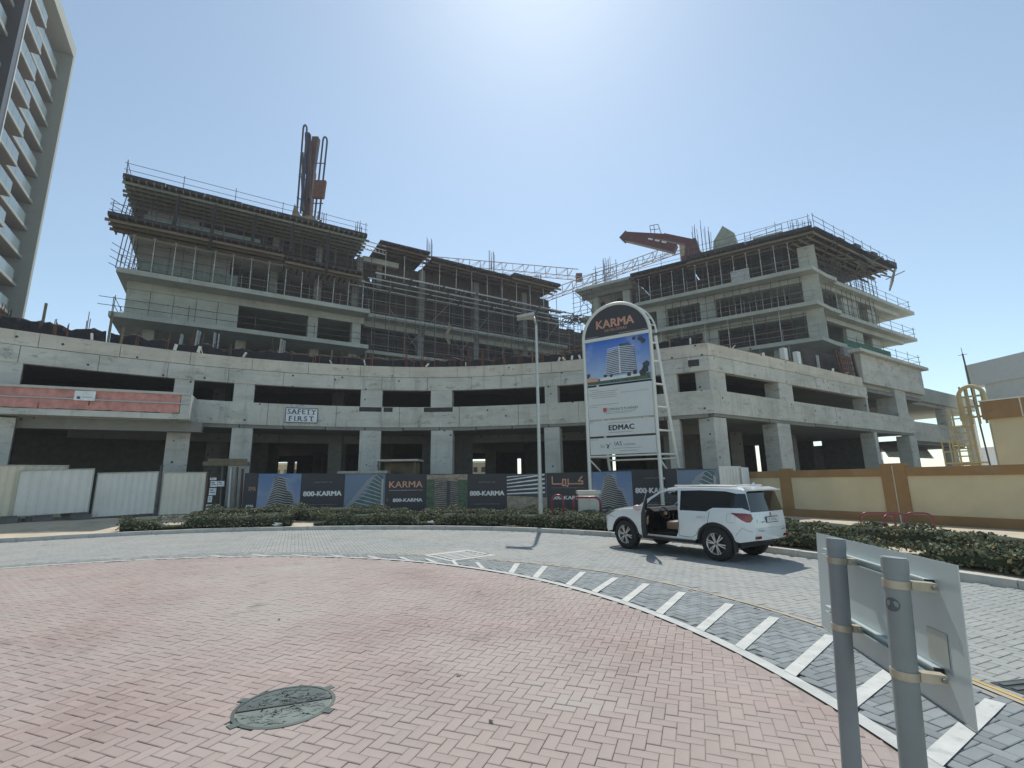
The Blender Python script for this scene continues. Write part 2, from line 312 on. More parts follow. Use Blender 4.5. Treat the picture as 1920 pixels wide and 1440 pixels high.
structure(MB().grid(P).build('verge', 'sand', smooth=True))
# kerb stones
kb = structure(sweep(KERB, 0, KERB.L, .02, .15, -.08, .04, 1.2).build('kerb', 'kerb_stone')); PINV[kb.name] = Matrix.Identity(4)
t = 6.0
while t < KERB.L-3:
    L = .94; q = KERB.fr(t+L/2); j = rnd.uniform(-.006, .006)
    o = sweep(KERB, t+.008, t+L-.008, j, .165+j, -.07, .135+rnd.uniform(-.006, .006), 1.2).build('kerb_stone', 'kerb_stone', kb); t += L
# concrete path strip by the fence on the left
structure(sweep(KERB, 4.0, 17.5, 4.9, 5.4, .2, .44, 1.0).build('path', 'path_paver'))

RC, RR = np.array([-6.9, 3.4]), 9.46          # central island of the roundabout
_th = [-60, 5, 20, 35, 46, 55, 65, 80, 100, 180]; _bw = [1.4, 1.4, 1.5, 1.45, 1.15, .85, .7, .55, .5, .5]
def band_w(th): return float(np.interp(math.degrees(th), _th, _bw))
def arc_strip(r0, r1, z, t0=-70, t1=175, n=200):
    v = []
    for k in range(n+1):
        th = R(t0+(t1-t0)*k/n); a = r0(th); b = r1(th)
        v += [(RC[0]+a*math.cos(th), RC[1]+a*math.sin(th), z), (RC[0]+b*math.cos(th), RC[1]+b*math.sin(th), z)]
    return MB().add(v, [(2*k, 2*k+1, 2*k+3, 2*k+2) for k in range(n)])
# road bed under the paving: one sheet inside the kerb line
bed = MB(); n = 90; v = []
for t in np.linspace(0, KERB.L, n):
    p = KERB.at(t); v += [(p[0], p[1], -.045), (RC[0], RC[1]-1, -.045)]
road = structure(bed.add(v, [(2*k, 2*k+1, 2*k+3, 2*k+2) for k in range(n-1)]).build('road', 'bed_grey'))
isl = structure(MB().lathe([(RR+.02, -.06), (RR+.02, -.012), (.01, -.012)], 120, lambda x, y, z: (x+RC[0], y+RC[1], z)).build('island_bed', 'bed_red'))
# concrete ring and the outer border of the striped band
structure(arc_strip(lambda t: RR-.02, lambda t: RR+.11, .006).build('ring_edging', 'ring_concrete'))
structure(arc_strip(lambda t: RR+.09+band_w(t), lambda t: RR+.15+band_w(t), .004, -70, 70).build('road_edging', 'villa_tan'))
structure(arc_strip(lambda t: RR+.02+band_w(t), lambda t: RR+.36+band_w(t), -.007).build('edging_mortar', 'bed_grey'))
structure(arc_strip(lambda t: RR+.16+band_w(t), lambda t: RR+.20+band_w(t), .005, -70, 12, 60).build('yellow_line', 'yellow_paint'))
band = structure(arc_strip(lambda t: RR+.05, lambda t: RR+.15+band_w(t), -.014).build('apron_band', 'bed_dark'))

def in_view(x, y, z=0, pad=.06):
    d = Vector((x, y, z-CAM_H)); k = d.dot(fw)
    if k < .3: return False
    f = LENS/36; return abs(d.dot(rt)/k*f) < .5+pad and abs(d.dot(up)/k*f) < .375+pad
def herring(ang, w_, x0, x1, y0, y1):
    ca, sa = math.cos(R(ang)), math.sin(R(ang)); n0 = int(40/w_)
    xs = np.arange(-n0, n0)
    for X in xs:
        Y = np.arange(-n0, n0)
        for m_, du, dv, h in ((0, 1.0, .5, 0), (3, .5, 1.0, 1)):
            Ym = Y[((X-Y) % 4) == m_]; u = (X+du)*w_; v = (Ym+dv)*w_
            gx = u*ca-v*sa; gy = u*sa+v*ca; ok = (gx > x0) & (gx < x1) & (gy > y0) & (gy < y1)
            for a, b in zip(gx[ok], gy[ok]): yield a, b, ang+90*h
def brick_geo(L, W, z, ch=.006):
    a, b = L/2, W/2; return [(-a, -b, -.03), (a, -b, -.03), (a, b, -.03), (-a, b, -.03), (-a, -b, z-ch*.6), (a, -b, z-ch*.6), (a, b, z-ch*.6), (-a, b, z-ch*.6), (-a+ch, -b+ch, z), (a-ch, -b+ch, z), (a-ch, b-ch, z), (-a+ch, b-ch, z)]
BF = [(0, 1, 5, 4), (1, 2, 6, 5), (2, 3, 7, 6), (3, 0, 4, 7), (4, 5, 9, 8), (5, 6, 10, 9), (6, 7, 11, 10), (7, 4, 8, 11), (8, 9, 10, 11)]
BV0 = np.array(brick_geo(.2025, .0995, 0))
unit_brick = {}
def lay(items, name, mt, parent, singles=0, sc=1.0):
    BV = BV0*np.array([sc, sc, 1])
    items = sorted(items, key=lambda q: q[0]**2+q[1]**2); me = None
    if singles:
        me = MB().add([tuple(p) for p in BV], BF).mesh(name, mt, recalc=False)
    V = []; F = []
    for k, (x, y, a) in enumerate(items):
        z = rnd.uniform(-.0025, .0025); a += rnd.uniform(-.8, .8); tx, ty = rnd.uniform(-.006, .006), rnd.uniform(-.008, .008)
        if k < singles:
            link(name, me, parent, Matrix.Translation((x, y, z)) @ Matrix.Rotation(R(a), 4, 'Z') @ Matrix.Rotation(ty, 4, 'X') @ Matrix.Rotation(tx, 4, 'Y'))
        else:
            c_, s_ = math.cos(R(a)), math.sin(R(a)); q = BV.copy(); q[:, 2] += z+q[:, 0]*tx+q[:, 1]*ty
            o = len(V)*12; V.append(np.c_[q[:, 0]*c_-q[:, 1]*s_+x, q[:, 0]*s_+q[:, 1]*c_+y, q[:, 2]]); F += [tuple(i+o for i in f) for f in BF]
    if V:
        me2 = bpy.data.meshes.new(name+'s'); me2.from_pydata(np.concatenate(V).tolist(), [], F); me2.materials.append(MATS[mt])
        o = link('paving_field', me2, parent); o['kind'] = 'stuff'
PINV[isl.name] = PINV[road.name] = PINV[band.name] = Matrix.Identity(4)
MH = (-1.92, 4.42)
red = [q for q in herring(-20.5, .096, -20, 3.5, 1.5, 13.2) if math.hypot(q[0]-RC[0], q[1]-RC[1]) < RR-.06 and math.hypot(q[0]-MH[0], q[1]-MH[1]) > .36 and in_view(q[0], q[1])]
lay(red, 'paver', 'red_paver', isl, 300, .928)
grey = []; dark = []
for q in herring(24, .105, -26, 10, 1.5, 20.2):
    th = math.atan2(q[1]-RC[1], q[0]-RC[0]); r_ = math.hypot(q[0]-RC[0], q[1]-RC[1])
    if r_ < RR+.16 or not in_view(q[0], q[1]): continue
    if r_ < RR+.07+band_w(th): dark.append(q)
    elif r_ > RR+.2+band_w(th):
        if q[1] > 6 and (q[0]*q[0]+q[1]*q[1]) > 190 and r_ < 12: pass
        tt = np.min(np.hypot(_ka[:, 0]-q[0], _ka[:, 1]-q[1]))
        inside = math.hypot(q[0]+8.9, q[1]-2.6) < 18.6 or q[0] < -14
        if tt > .12 and inside and not (abs((q[0]+1.38)*.78-(q[1]-12.55)*.62) < .62 and abs((q[0]+1.38)*.62+(q[1]-12.55)*.78) < .62): grey.append(q)
from bisect import bisect
def inside_kerb(q):
    k = int(np.argmin(np.hypot(_ka[:, 0]-q[0], _ka[:, 1]-q[1]))); k = min(max(k, 1), len(_ka)-2); g = _ka[k+1]-_ka[k-1]; d = (q[0]-_ka[k][0], q[1]-_ka[k][1])
    return g[0]*d[1]-g[1]*d[0] < 0
grey = [q for q in grey if inside_kerb(q)]
lay(grey, 'paver', 'grey_paver', road, 150); lay(dark, 'paver', 'dark_paver', band, 200)
# painted bars across the band
bars = [((.58, 9.76), (.65, 10.81)), ((1.08, 9.0), (1.36, 10.08)), ((1.44, 8.43), (1.87, 9.46)), ((1.81, 7.79), (2.3, 8.91)), ((2.11, 7.08), (2.69, 8.23)), ((2.32, 6.3), (3.11, 7.46)), ((2.45, 5.63), (3.38, 6.75)), ((2.53, 4.91), (3.62, 5.98)), ((2.58, 4.25), (3.78, 5.15)), ((2.63, 3.5), (3.85, 4.30)), ((.07, 10.24), (.06, 11.19)), ((-.51, 10.84), (-.9, 11.6)), ((-1.16, 11.3), (-1.5, 11.95)), ((-1.73, 11.62), (-2.2, 12.2)), ((-2.45, 11.95), (-2.9, 12.5)), ((-3.3, 12.3), (-3.8, 12.75)), ((-4.3, 12.6), (-4.85, 13.0)), ((-5.3, 12.8), (-5.9, 13.15)), ((-6.4, 12.95), (-7.0, 13.25)), ((-7.5, 12.95), (-8.1, 13.2))]
for a, b in bars:
    a, b = np.array(a), np.array(b); n0 = a-RC; a = RC+n0/np.hypot(*n0)*(RR+.10); d = (b-a)/np.hypot(*(b-a)); wb_ = .062 if a[0] > -.3 else .045; b = b if a[0] > -.3 else a+(b-a)*.8; e = np.array([-d[1], d[0]])*wb_; tg = np.array([-n0[1], n0[0]])/np.hypot(*n0); tg = tg*wb_/abs(tg@np.array([-d[1], d[0]]))
    if tg@e < 0: tg = -tg
    MB().add([(*(a-tg), .009), (*(a+tg), .009), (*(b+e), .009), (*(b-e), .009)], [(0, 1, 2, 3)]).build('painted_bar', 'white_paint', band)
# access cover in the road with a pale concrete surround
cvr = thing('access_cover', (-1.38, 12.55, 0), 'pale square access cover set askew in the grey road beside the striped band', 'access cover')
fr = Fr((-1.38, 12.55), 38.5)
fbox('frame', fr, -.66, .66, -.66, .66, -.04, .008, 'ring_concrete', cvr)
for k in range(5): fbox('slot', fr, -.5, .5, -.46+k*.2, -.41+k*.2, 0, .011, 'iron_black', cvr)
for k in (-1, 1): fbox('slot', fr, .53*k-.015, .53*k+.015, -.5, .5, 0, .012, 'iron_black', cvr)
# round manhole cover in the red paving
mh = thing('manhole_cover', (MH[0], MH[1], 0), 'round green-grey iron manhole cover in two halves set in the red paving', 'manhole cover')
def mfr(x, y, z): c_, s_ = math.cos(R(20)), math.sin(R(20)); return (MH[0]+x*c_-y*s_, MH[1]+x*s_+y*c_, z)
MB().lathe([(.395, -.04), (.395, .004), (.365, .006), (.36, -.01), (.36, -.04)], 48, mfr).build('frame', 'iron', mh)
for sg, mt in ((1, 'iron'), (-1, 'iron_light')):
    pts = [(.355*math.cos(R(a)), .355*math.sin(R(a))*sg+sg*.004) for a in range(0, 181, 6)]
    h = MB().prism(pts, lambda a, t, b: mfr(a, b, t), -.03, .003).build('cover_half', mt, mh)
    m = MB()
    for k in range(90):
        a, q = R(rnd.uniform(8, 172)), rnd.uniform(.05, .325); x, y = q*math.cos(a), q*math.sin(a)*sg; o = rnd.choice((30, -35, 80, 0)); l = rnd.uniform(.018, .034)
        m.bar(mfr(x-l*math.cos(R(o)), y-l*math.sin(R(o)), .002), mfr(x+l*math.cos(R(o)), y+l*math.sin(R(o)), .002), .012, .008)
    s_ = m.build('tread_ribs', 'iron' if sg > 0 else 'iron_light', h); s_['kind'] = 'stuff'
    for x in (-.16, .12): MB().tube(mfr(x, sg*.14, .002), mfr(x, sg*.14, .0045), .02, 10).build('lifting_hole', 'iron_black', h)
for a in (35, 145, 215, 325): MB().bar(mfr(.36*math.cos(R(a)), .36*math.sin(R(a)), 0), mfr(.45*math.cos(R(a)), .44*math.sin(R(a)), 0), .075, .014).build('corner_lug', 'iron', mh)
MB().bar(mfr(-.36, 0, .006), mfr(.36, 0, .006), .018, .008).build('centre_joint', 'iron_black', mh)
# slotted drain at the right edge
dg = thing('drain_grating', (4.25, 4.2, 0), 'black slotted iron drain grating beside the yellow line', 'drain')
fr = Fr((4.22, 4.32), 100)
fbox('frame', fr, -.35, .35, -.55, .0, -.03, .004, 'iron_black', dg)
for k in range(7): fbox('bar', fr, -.31+k*.095, -.265+k*.095, -.52, -.03, .0, .012, 'iron', dg)
# litter on the paving
for x, y, c in ((-.55, 5.0, 'iron_black'), (-1.1, 6.6, 'iron_black'), (-3.2, 7.0, 'iron_black'), (-.2, 4.1, 'iron_black'), (3.0, 15.45, 'bag_white'), (-4.0, 19.2, 'bag_white')):
    m = MB(); q = [(x+rnd.uniform(-.03, .03), y+rnd.uniform(-.03, .03), rnd.uniform(.004, .02)) for _ in range(5)]; m.add(q, [(0, 1, 2), (0, 2, 3), (0, 3, 4)])
    tag(m.build('litter', c), 'small scrap of litter lying on the paving', 'litter', 'scraps of litter on the paving')

# ================================================================== BUILDING UNDER CONSTRUCTION
FAC = Curve([(-30, 11.5), (-27, 15.5), (-23.2, 19.8), (-20, 22.7), (-16.2, 25.4), (-12, 27.4), (-7.5, 28.7), (-3.7, 29.0), (0, 28.6), (4, 27.6), (8.3, 25.4), (10.3, 24.4)], 12)
FL = FAC.L
PR = Fr((10.3, 24.4), 33)                       # right face of the podium
LW = Fr((-27, 30.6), 31.5)                      # left wing, face towards the street
RW = Fr((26.2, 38.9), 147, -1)                  # right wing, face towards the left wing
RE = Fr((28.7, 40.8), 31.7)                     # right wing, end face
ZB1, ZT1, ZB2, ZT2 = 5.05, 6.28, 7.32, 8.8      # podium bands
bld = thing('unfinished_building', (0, 30, 0), 'unfinished grey concrete building with curved podium and two stepped wings wrapped in formwork', 'building')
def slab_poly(pts, z0, z1, name, mt, parent=bld):
    n = len(pts); m = MB(); m.add([(x, y, z) for z in (z0, z1) for x, y in pts], [tuple(range(n)), tuple(range(2*n-1, n-1, -1))]+[(k, (k+1) % n, (k+1) % n+n, k+n) for k in range(n)])
    me = m.mesh(name, mt); bm = bmesh.new(); bm.from_mesh(me); bmesh.ops.triangulate(bm, faces=[f for f in bm.faces if len(f.verts) > 4]); bm.to_mesh(me); bm.free(); return link(name, me, parent)
front = [tuple(FAC.off(t, .35)) for t in np.linspace(2, FL-.2, 30)]; right = [PR(s, .35, 0)[:2] for s in (1, 12, 26.6)]
back = [PR(26.6, 26, 0)[:2], (8, 62), (-48, 62), (-48, 24)]
slab_poly(front+right+back, 5.0, 5.25, 'floor_slab', 'concrete_shaded'); slab_poly(front+[PR(s, .35, 0)[:2] for s in (1, 12, 30)]+[PR(30, 26, 0)[:2]]+back[1:], 7.95, 8.2, 'roof_slab', 'concrete_shaded')
# curved bands as poured lifts with joints; stations of the pour joints
def lift(z0, z1, d0, d1, t0, t1, step, mt, name='concrete_panel'):
    n = max(1, round((t1-t0)/step)); ts = [t0+(t1-t0)*k/n for k in range(n+1)]
    for k, (a, b) in enumerate(zip(ts, ts[1:])):
        j = rnd.uniform(-.012, .012); sweep(FAC, a+.010, b-(.010 if k < n-1 else 0), d0+j, d1, z0, z1).build(name, mt, bld)
lift(ZB1, ZT1, 0, .35, 18.9, FL, 3.6, 'concrete'); lift(ZB1+.1, ZT1-.9, 0.1, .35, 3, 18.9, 5, 'concrete')
lift(ZB2, 8.105, 0, .35, 4, FL, 2.7, 'concrete'); lift(8.135, ZT2, .015, .33, 4, FL, 2.9, 'concrete_cap')
def rlift(z0, z1, s0, s1, step, mt, d0=0, d1=.35):
    n = max(1, round((s1-s0)/step))
    for k in range(n):
        a, b = s0+(s1-s0)*k/n, s0+(s1-s0)*(k+1)/n; j = rnd.uniform(-.012, .012); fbox('concrete_panel', PR, a+.010, b-.010, d0+j, d1, z0, z1, mt, bld)
rlift(ZB1, ZT1, 0, 26.6, 4.4, 'concrete'); rlift(ZB2, 8.105, 0, 18.6, 3.7, 'concrete'); rlift(8.135, ZT2, 0, 18.2, 3.6, 'concrete_cap', .015, .33)
# slab nib under the first band: ragged soffit edge
for a in np.arange(19, FL-2, 2.2): sweep(FAC, a, a+2.15, .03+rnd.uniform(0, .05), .5, ZB1-.16-rnd.uniform(0, .06), ZB1-.002).build('slab_edge', 'concrete_shaded', bld)
for a in np.arange(0.1, 26, 2.6): fbox('slab_edge', PR, a, a+2.55, .04+rnd.uniform(0, .05), .5, ZB1-.16-rnd.uniform(0, .06), ZB1-.002, 'concrete_shaded', bld)
# columns: street level and first floor
for a, b in ((10.9, 12.5), (18.0, 19.0), (20.85, 21.85), (27.5, 28.7), (31.65, 32.95), (38.5, 39.4), (45.5, 46.1)):
    sweep(FAC, a, b, .06, .95, 0, ZB1-.2, 2).build('column', 'concrete_col', bld)
for a, b in ((11.2, 12.4), (18.05, 18.9), (20.75, 21.75), (27.45, 28.7), (31.6, 32.9), (38.6, 39.35), (45.5, 46.15)):
    sweep(FAC, a, b, .05, .9, ZT1-.3, ZB2+.05, 2).build('column', 'concrete_col', bld)
for s0, s1 in ((.02, 1.1), (6.0, 7.4), (18.8, 19.3), (25.2, 26.6)): fbox('column', PR, s0, s1, .06, .95, 0, ZB1-.2, 'concrete_col', bld)
for s0, s1 in ((.02, 1.4), (6.65, 8.2), (18.3, 18.6)): fbox('column', PR, s0, s1, .05, .9, ZT1-.3, ZB2+.05, 'concrete_col', bld)
fbox('column', PR, 24.4, 26.5, .25, 1.6, ZT1-1.3, 8.7, 'concrete_col', bld)
# pier stubs and boxed-out recesses on the bands
for a, b in ((27.4, 29.4), (31.2, 32.95)): sweep(FAC, a, b, -.012, .1, ZT1-.30, ZT1-.03).build('box_out', 'plywood_edge', bld)
sweep(FAC, 46.8, 47.35, -.012, .1, 7.6, 7.95).build('box_out', 'plywood_edge', bld)
# deeper interior: beams, columns, block walls
for a in np.arange(14, FL, 4.5): sweep(FAC, a, min(FL-.2, a+4.45), 5.0, 5.4, 4.45, 5.0, 3).build('beam', 'concrete_shaded', bld)
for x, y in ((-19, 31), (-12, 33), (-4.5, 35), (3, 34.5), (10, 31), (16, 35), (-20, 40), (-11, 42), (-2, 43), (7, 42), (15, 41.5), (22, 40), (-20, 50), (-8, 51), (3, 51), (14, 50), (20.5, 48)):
    MB().box(x-.45, x+.45, y-.45, y+.45, 0, 5.0).build('column', 'concrete_shaded', bld); MB().box(x-.4, x+.4, y-.4, y+.4, 5.25, 7.95).build('column', 'concrete_shaded', bld)
def blockwall(x0, y0, x1, y1, z0, z1): MB().bar((x0, y0, (z0+z1)/2), (x1, y1, (z0+z1)/2), .22, z1-z0).build('block_wall', 'block', bld)
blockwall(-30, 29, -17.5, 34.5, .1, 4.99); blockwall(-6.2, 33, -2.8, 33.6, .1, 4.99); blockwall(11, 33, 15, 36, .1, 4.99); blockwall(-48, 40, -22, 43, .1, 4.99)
for q in ((-30, 26, -16, 32.5), (-16, 32.5, 3, 34.8), (3, 34.8, 12.5, 30.6)): MB().bar((q[0], q[1], 6.6), (q[2], q[3], 6.6), .05, 2.68).build('dark_backing', 'dark_backing', bld)  # near-black sheets added inside to darken the first-floor openings
MB().bar((12.5, 30.6, 6.6), (20, 34.5, 6.6), .05, 2.68).build('dark_backing', 'dark_backing', bld)
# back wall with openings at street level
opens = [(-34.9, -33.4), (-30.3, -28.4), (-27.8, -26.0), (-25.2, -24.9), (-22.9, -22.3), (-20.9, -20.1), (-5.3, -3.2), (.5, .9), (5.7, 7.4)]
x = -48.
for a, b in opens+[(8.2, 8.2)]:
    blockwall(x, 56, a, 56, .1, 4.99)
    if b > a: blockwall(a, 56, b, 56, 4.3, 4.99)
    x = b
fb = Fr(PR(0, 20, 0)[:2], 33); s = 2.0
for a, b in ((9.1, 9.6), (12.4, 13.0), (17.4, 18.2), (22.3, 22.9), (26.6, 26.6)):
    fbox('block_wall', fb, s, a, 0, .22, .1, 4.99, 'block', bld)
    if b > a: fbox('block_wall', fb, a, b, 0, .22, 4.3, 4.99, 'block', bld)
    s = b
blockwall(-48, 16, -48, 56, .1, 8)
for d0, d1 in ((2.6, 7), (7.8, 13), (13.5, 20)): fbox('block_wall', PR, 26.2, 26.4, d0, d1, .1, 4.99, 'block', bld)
fbox('block_wall', PR, 26.2, 26.4, 2.6, 20, 3.9, 4.98, 'block', bld) if False else None
# ---- right end of the podium: parapet wall over a tall open bay, far bays beyond
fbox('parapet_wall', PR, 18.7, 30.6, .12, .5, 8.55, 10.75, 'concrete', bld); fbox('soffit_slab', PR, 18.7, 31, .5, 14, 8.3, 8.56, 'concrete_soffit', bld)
fbox('parapet_lip', PR, 18.0, 31.2, -.25, .6, 10.76, 11.0, 'concrete', bld)
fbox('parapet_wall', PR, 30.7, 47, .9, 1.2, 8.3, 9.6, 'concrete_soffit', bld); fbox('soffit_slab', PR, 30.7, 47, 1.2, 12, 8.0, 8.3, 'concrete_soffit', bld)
fbox('spandrel', PR, 26.7, 41, .5, .8, 4.6, 6.2, 'concrete', bld); fbox('soffit_slab', PR, 26.7, 41, .8, 10, 4.3, 4.6, 'concrete_shaded', bld)
for s0, d in ((38.2, .9), (46.3, 1.1), (33.5, 9)): fbox('column', PR, s0, s0+.9, d, d+.9, 0, 8.0, 'concrete_col', bld)
fbox('block_wall', PR, 27, 33, 9.5, 9.7, .1, 4.3, 'block', bld)
for k in range(9): fbox('block_course', PR, 26.9, 37, 2.2+k*.05, 2.3+k*.05, 3.3+k*.11, 3.39+k*.11, 'block', bld)
fbox('block_wall', PR, 12.5, 18.2, 6.5, 6.7, 5.26, 7.94, 'concrete_col', bld); fbox('block_wall', PR, 14.5, 17.0, 4.6, 4.8, .1, 4.99, 'concrete_shaded', bld)

# ---- wings: slabs A (13.4), B (16.6), C (19.8)
A_, B_, C_, D_ = 13.4, 16.6, 19.8, 23.0
fbox('slab', LW, -.05, 17.3, 0, 14, A_-.34, A_, 'concrete_tower', bld); fbox('slab', LW, 0, 17.3, 0, 14, B_-.36, B_, 'concrete_tower', bld)
fbox('slab', LW, 17.4, 39.6, 1.5, 14, A_-.3, A_, 'concrete_tower', bld); fbox('slab', LW, 17.35, 39.6, .9, 14, B_-.32, B_, 'concrete_tower', bld)
fbox('slab', LW, .2, 17.0, 1.2, 14, C_-.32, C_-.08, 'concrete_tower', bld)
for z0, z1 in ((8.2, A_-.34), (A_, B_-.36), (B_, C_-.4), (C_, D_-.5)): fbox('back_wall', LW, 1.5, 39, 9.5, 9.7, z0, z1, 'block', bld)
# level below A: columns, dark return wall
for s in (1.6, 7.5, 13.0, 16.2, 22.5, 28.5, 34.5): fbox('column', LW, s, s+.7, 2.4, 3.3, 8.2, A_-.34, 'concrete_tower', bld)
fbox('wall', LW, 1.2, 8, 5.4, 5.6, 8.2, A_-.34, 'concrete_shaded', bld)
# A to B
for k in range(5): fbox('wall_panel', LW, .5+k*1.4, .5+k*1.4+1.37, 1.5+rnd.uniform(-.01, .01), 1.8, A_, B_-.95, 'concrete_tower', bld)
fbox('beam', LW, .45, 17.2, 1.45, 1.85, B_-.94, B_-.36, 'concrete_tower', bld); fbox('wall', LW, .5, .8, 1.8, 9.5, A_, B_-.36, 'concrete_tower', bld)
for s in (12.6, 16.2): fbox('column', LW, s, s+.75, 1.5, 2.3, A_, B_-.95, 'concrete_tower', bld)
fbox('beam', LW, 17.4, 39.4, 2.2, 2.6, B_-.85, B_-.33, 'concrete_tower', bld)
for s in (22.5, 28.5, 34.5): fbox('column', LW, s, s+.6, 2.2, 3.0, A_, B_-.33, 'concrete_shaded', bld); fbox('column', LW, s, s+.6, 2.2, 3.0, B_, D_-.6, 'concrete_shaded', bld)
# B to C, C to D
fbox('wall', LW, .8, 6.6, 2.0, 2.25, B_, C_-.4, 'concrete_shaded', bld); fbox('wall', LW, .9, 4.2, 2.3, 2.55, C_-.06, D_-.7, 'concrete_shaded', bld); fbox('wall', LW, 4.6, 8.3, 2.6, 2.8, C_-.06, D_-1.0, 'concrete_shaded', bld)
for s in (9.5, 13.0, 16.2): fbox('column', LW, s, s+.6, 2.4, 3.0, B_, C_-.4, 'concrete_shaded', bld)
for s in (9.5, 13, 16.6, 18.4): fbox('column', LW, s, s+.5, 2.5, 3.1, C_, D_-.5, 'concrete_shaded', bld)
fbox('beam', LW, 16.9, 20.2, 1.6, 2.0, D_-1.25, D_-.75, 'concrete_tower', bld)
# right wing
inner = LW(39.6, 14, 0)[:2]
def rslab(z, th, l, k, e):                       # l: length along left face, k: corner set-out, e: length of end face
    pts = [RW(l, 0, 0)[:2], RW(0, 0, 0)[:2], RE(0, 0, 0)[:2], RE(1.8, 0, 0)[:2], RE(1.8, .35, 0)[:2], RE(e, .35, 0)[:2], RE(e-.5, 13, 0)[:2], RW(l, 13, 0)[:2]]
    return slab_poly(pts, z-th, z, 'slab', 'concrete_tower')
rslab(A_, .36, 14, 0, 19.4); rslab(B_, .34, 16.0, 0, 19.3); rslab(C_, .36, 15.8, 0, 19.9)
fbox('slab', RW, 15.9, 22.6, .9, 12, C_-.35, C_, 'concrete_tower', bld); fbox('slab', RW, 14, 22.6, 1.2, 12, B_-.35, B_, 'concrete_tower', bld); fbox('slab', RW, 14, 22.6, 1.2, 12, A_-.35, A_, 'concrete_tower', bld)
for z0, z1 in ((8.2, A_-.36), (A_, B_-.36), (B_, C_-.36), (C_, D_-.6)):
    fbox('back_wall', RW, 3, 22, 8.5, 8.7, z0, z1, 'block', bld)
for z0, z1 in ((A_, B_-.34), (B_, C_-.36), (C_, D_-.8)):
    fbox('corner_wall', RW, -.4, .95, 1.3, 1.75, z0, z1, 'concrete_tower', bld); fbox('corner_wall', RE, -.1, 1.0, 1.05, 1.5, z0, z1, 'concrete_tower', bld)
for z0, z1 in ((A_, B_-.34), (B_, C_-.36)):
    fbox('beam', RW, .96, 15.9, 1.35, 1.75, z1-.5, z1, 'concrete_tower', bld); fbox('column', RW, 8.3, 9.7, 1.3, 2.0, z0, z1-.5, 'concrete_tower', bld); fbox('column', RW, 13.0, 14.0, 1.3, 2.0, z0, z1-.5, 'concrete_tower', bld)
    fbox('beam', RE, 1.0, 17.5, 1.0, 1.4, z1-.45, z1, 'concrete_tower', bld)
    fbox('wall', RE, 5.2, 8.6, 1.3, 1.6, z0, z1-.45, 'concrete_tower', bld); fbox('wall', RE, 11.3, 13.2, 1.6, 4.5, z0, z1-.45, 'concrete_tower', bld)
    fbox('inner_wall', RE, 1.2, 11, 5.2, 5.4, z0, z1, 'concrete_shaded', bld)
for s in (16.8, 20.5): 
    for z0, z1 in ((8.2, A_-.35), (A_, B_-.35), (B_, C_-.35), (C_, D_-.5)): fbox('column', RW, s, s+.8, 1.6, 2.3, z0, z1, 'concrete_tower', bld)
fbox('wall', RW, 5.0, 6.6, 1.1, 1.3, C_, C_+1.5, 'prop_grey', bld)
fbox('lower_wall', RE, 0.5, 4.0, -.2, .1, 8.2, A_-.4, 'concrete_shaded', bld)
for s in (2.5, 8.5, 14.0): fbox('column', RE, s, s+.9, 1.2, 2.0, 8.2, A_-.36, 'concrete_tower', bld)
for s in (3, 8.5, 13): fbox('column', RW, s, s+.8, 1.4, 2.2, 8.2, A_-.36, 'concrete_tower', bld)

# ================================================================== FORMWORK, PROPS, RAILS, SCAFFOLD
def formwork(fr, s0, s1, d0, d1, z, label, js=.5, beams=(.15, .9, 1.7, 2.5), edge=.42, mt_edge='plywood_edge', mt_beam='beam_olive', jmt='timber', side0=True, drop=0.0, splay=.22):
    f = thing('slab_formwork', fr(s0, d0, z), label, 'formwork')
    m = MB(); m.box(s0, s1, d0, d1, z-.03, z, fr); m.build('plywood_deck', 'plywood', f)
    n = max(1, round((s1-s0)/2.4))
    for k in range(n): fbox('edge_board', fr, s0+(s1-s0)*k/n+.01, s0+(s1-s0)*(k+1)/n-.01, d0-.03, d0, z-.03, z-.03+edge*rnd.uniform(.85, 1.1), mt_edge, f)
    if side0: fbox('edge_board', fr, s0-.03, s0, d0, min(d1, d0+6), z-.03, z+edge*.9, mt_edge, f)
    a = s0+.1
    while a < s1: baro('joist', fr(a, d0-splay+rnd.uniform(-.08, .04), z-.13), fr(a, min(d1, d0+3.4), z-.13), .07, .19, jmt, f); a += js*rnd.uniform(.9, 1.1)
    for b in beams: 
        L = 0; p = s0-.25+rnd.uniform(0, .3)
        while p < s1-.3: q = min(s1+.2, p+rnd.uniform(3.2, 4.2)); baro('bearer', fr(p, d0+b, z-.33-drop*b), fr(q, d0+b+.03, z-.33-drop*b), .09, .2, mt_beam, f); p = q-.25
    return f
_props = {}
def prop(p, h, mt='prop_grey', label='galvanised adjustable steel prop standing under the slab formwork', group='steel props under the formwork', lean=.012):
    key = (round(h, 1), mt)
    if key not in _props:
        H = round(h, 1); m = MB().tube((0, 0, 0), (0, 0, H*.58), .036, 7).tube((0, 0, H*.58), (0, 0, H), .028, 7).tube((0, 0, H*.56), (0, 0, H*.6), .055, 7).box(-.08, .08, -.08, .08, 0, .012).box(-.1, .1, -.1, .1, H-.012, H)
        _props[key] = m.mesh('steel_prop', mt)
    o = bpy.data.objects.new('steel_prop', _props[key]); col.objects.link(o); o.location = p; o.rotation_euler = (rnd.uniform(-lean, lean), rnd.uniform(-lean, lean), rnd.uniform(0, 3)); o.scale.z = h/round(h, 1)
    return tag(o, label, 'steel prop', group)
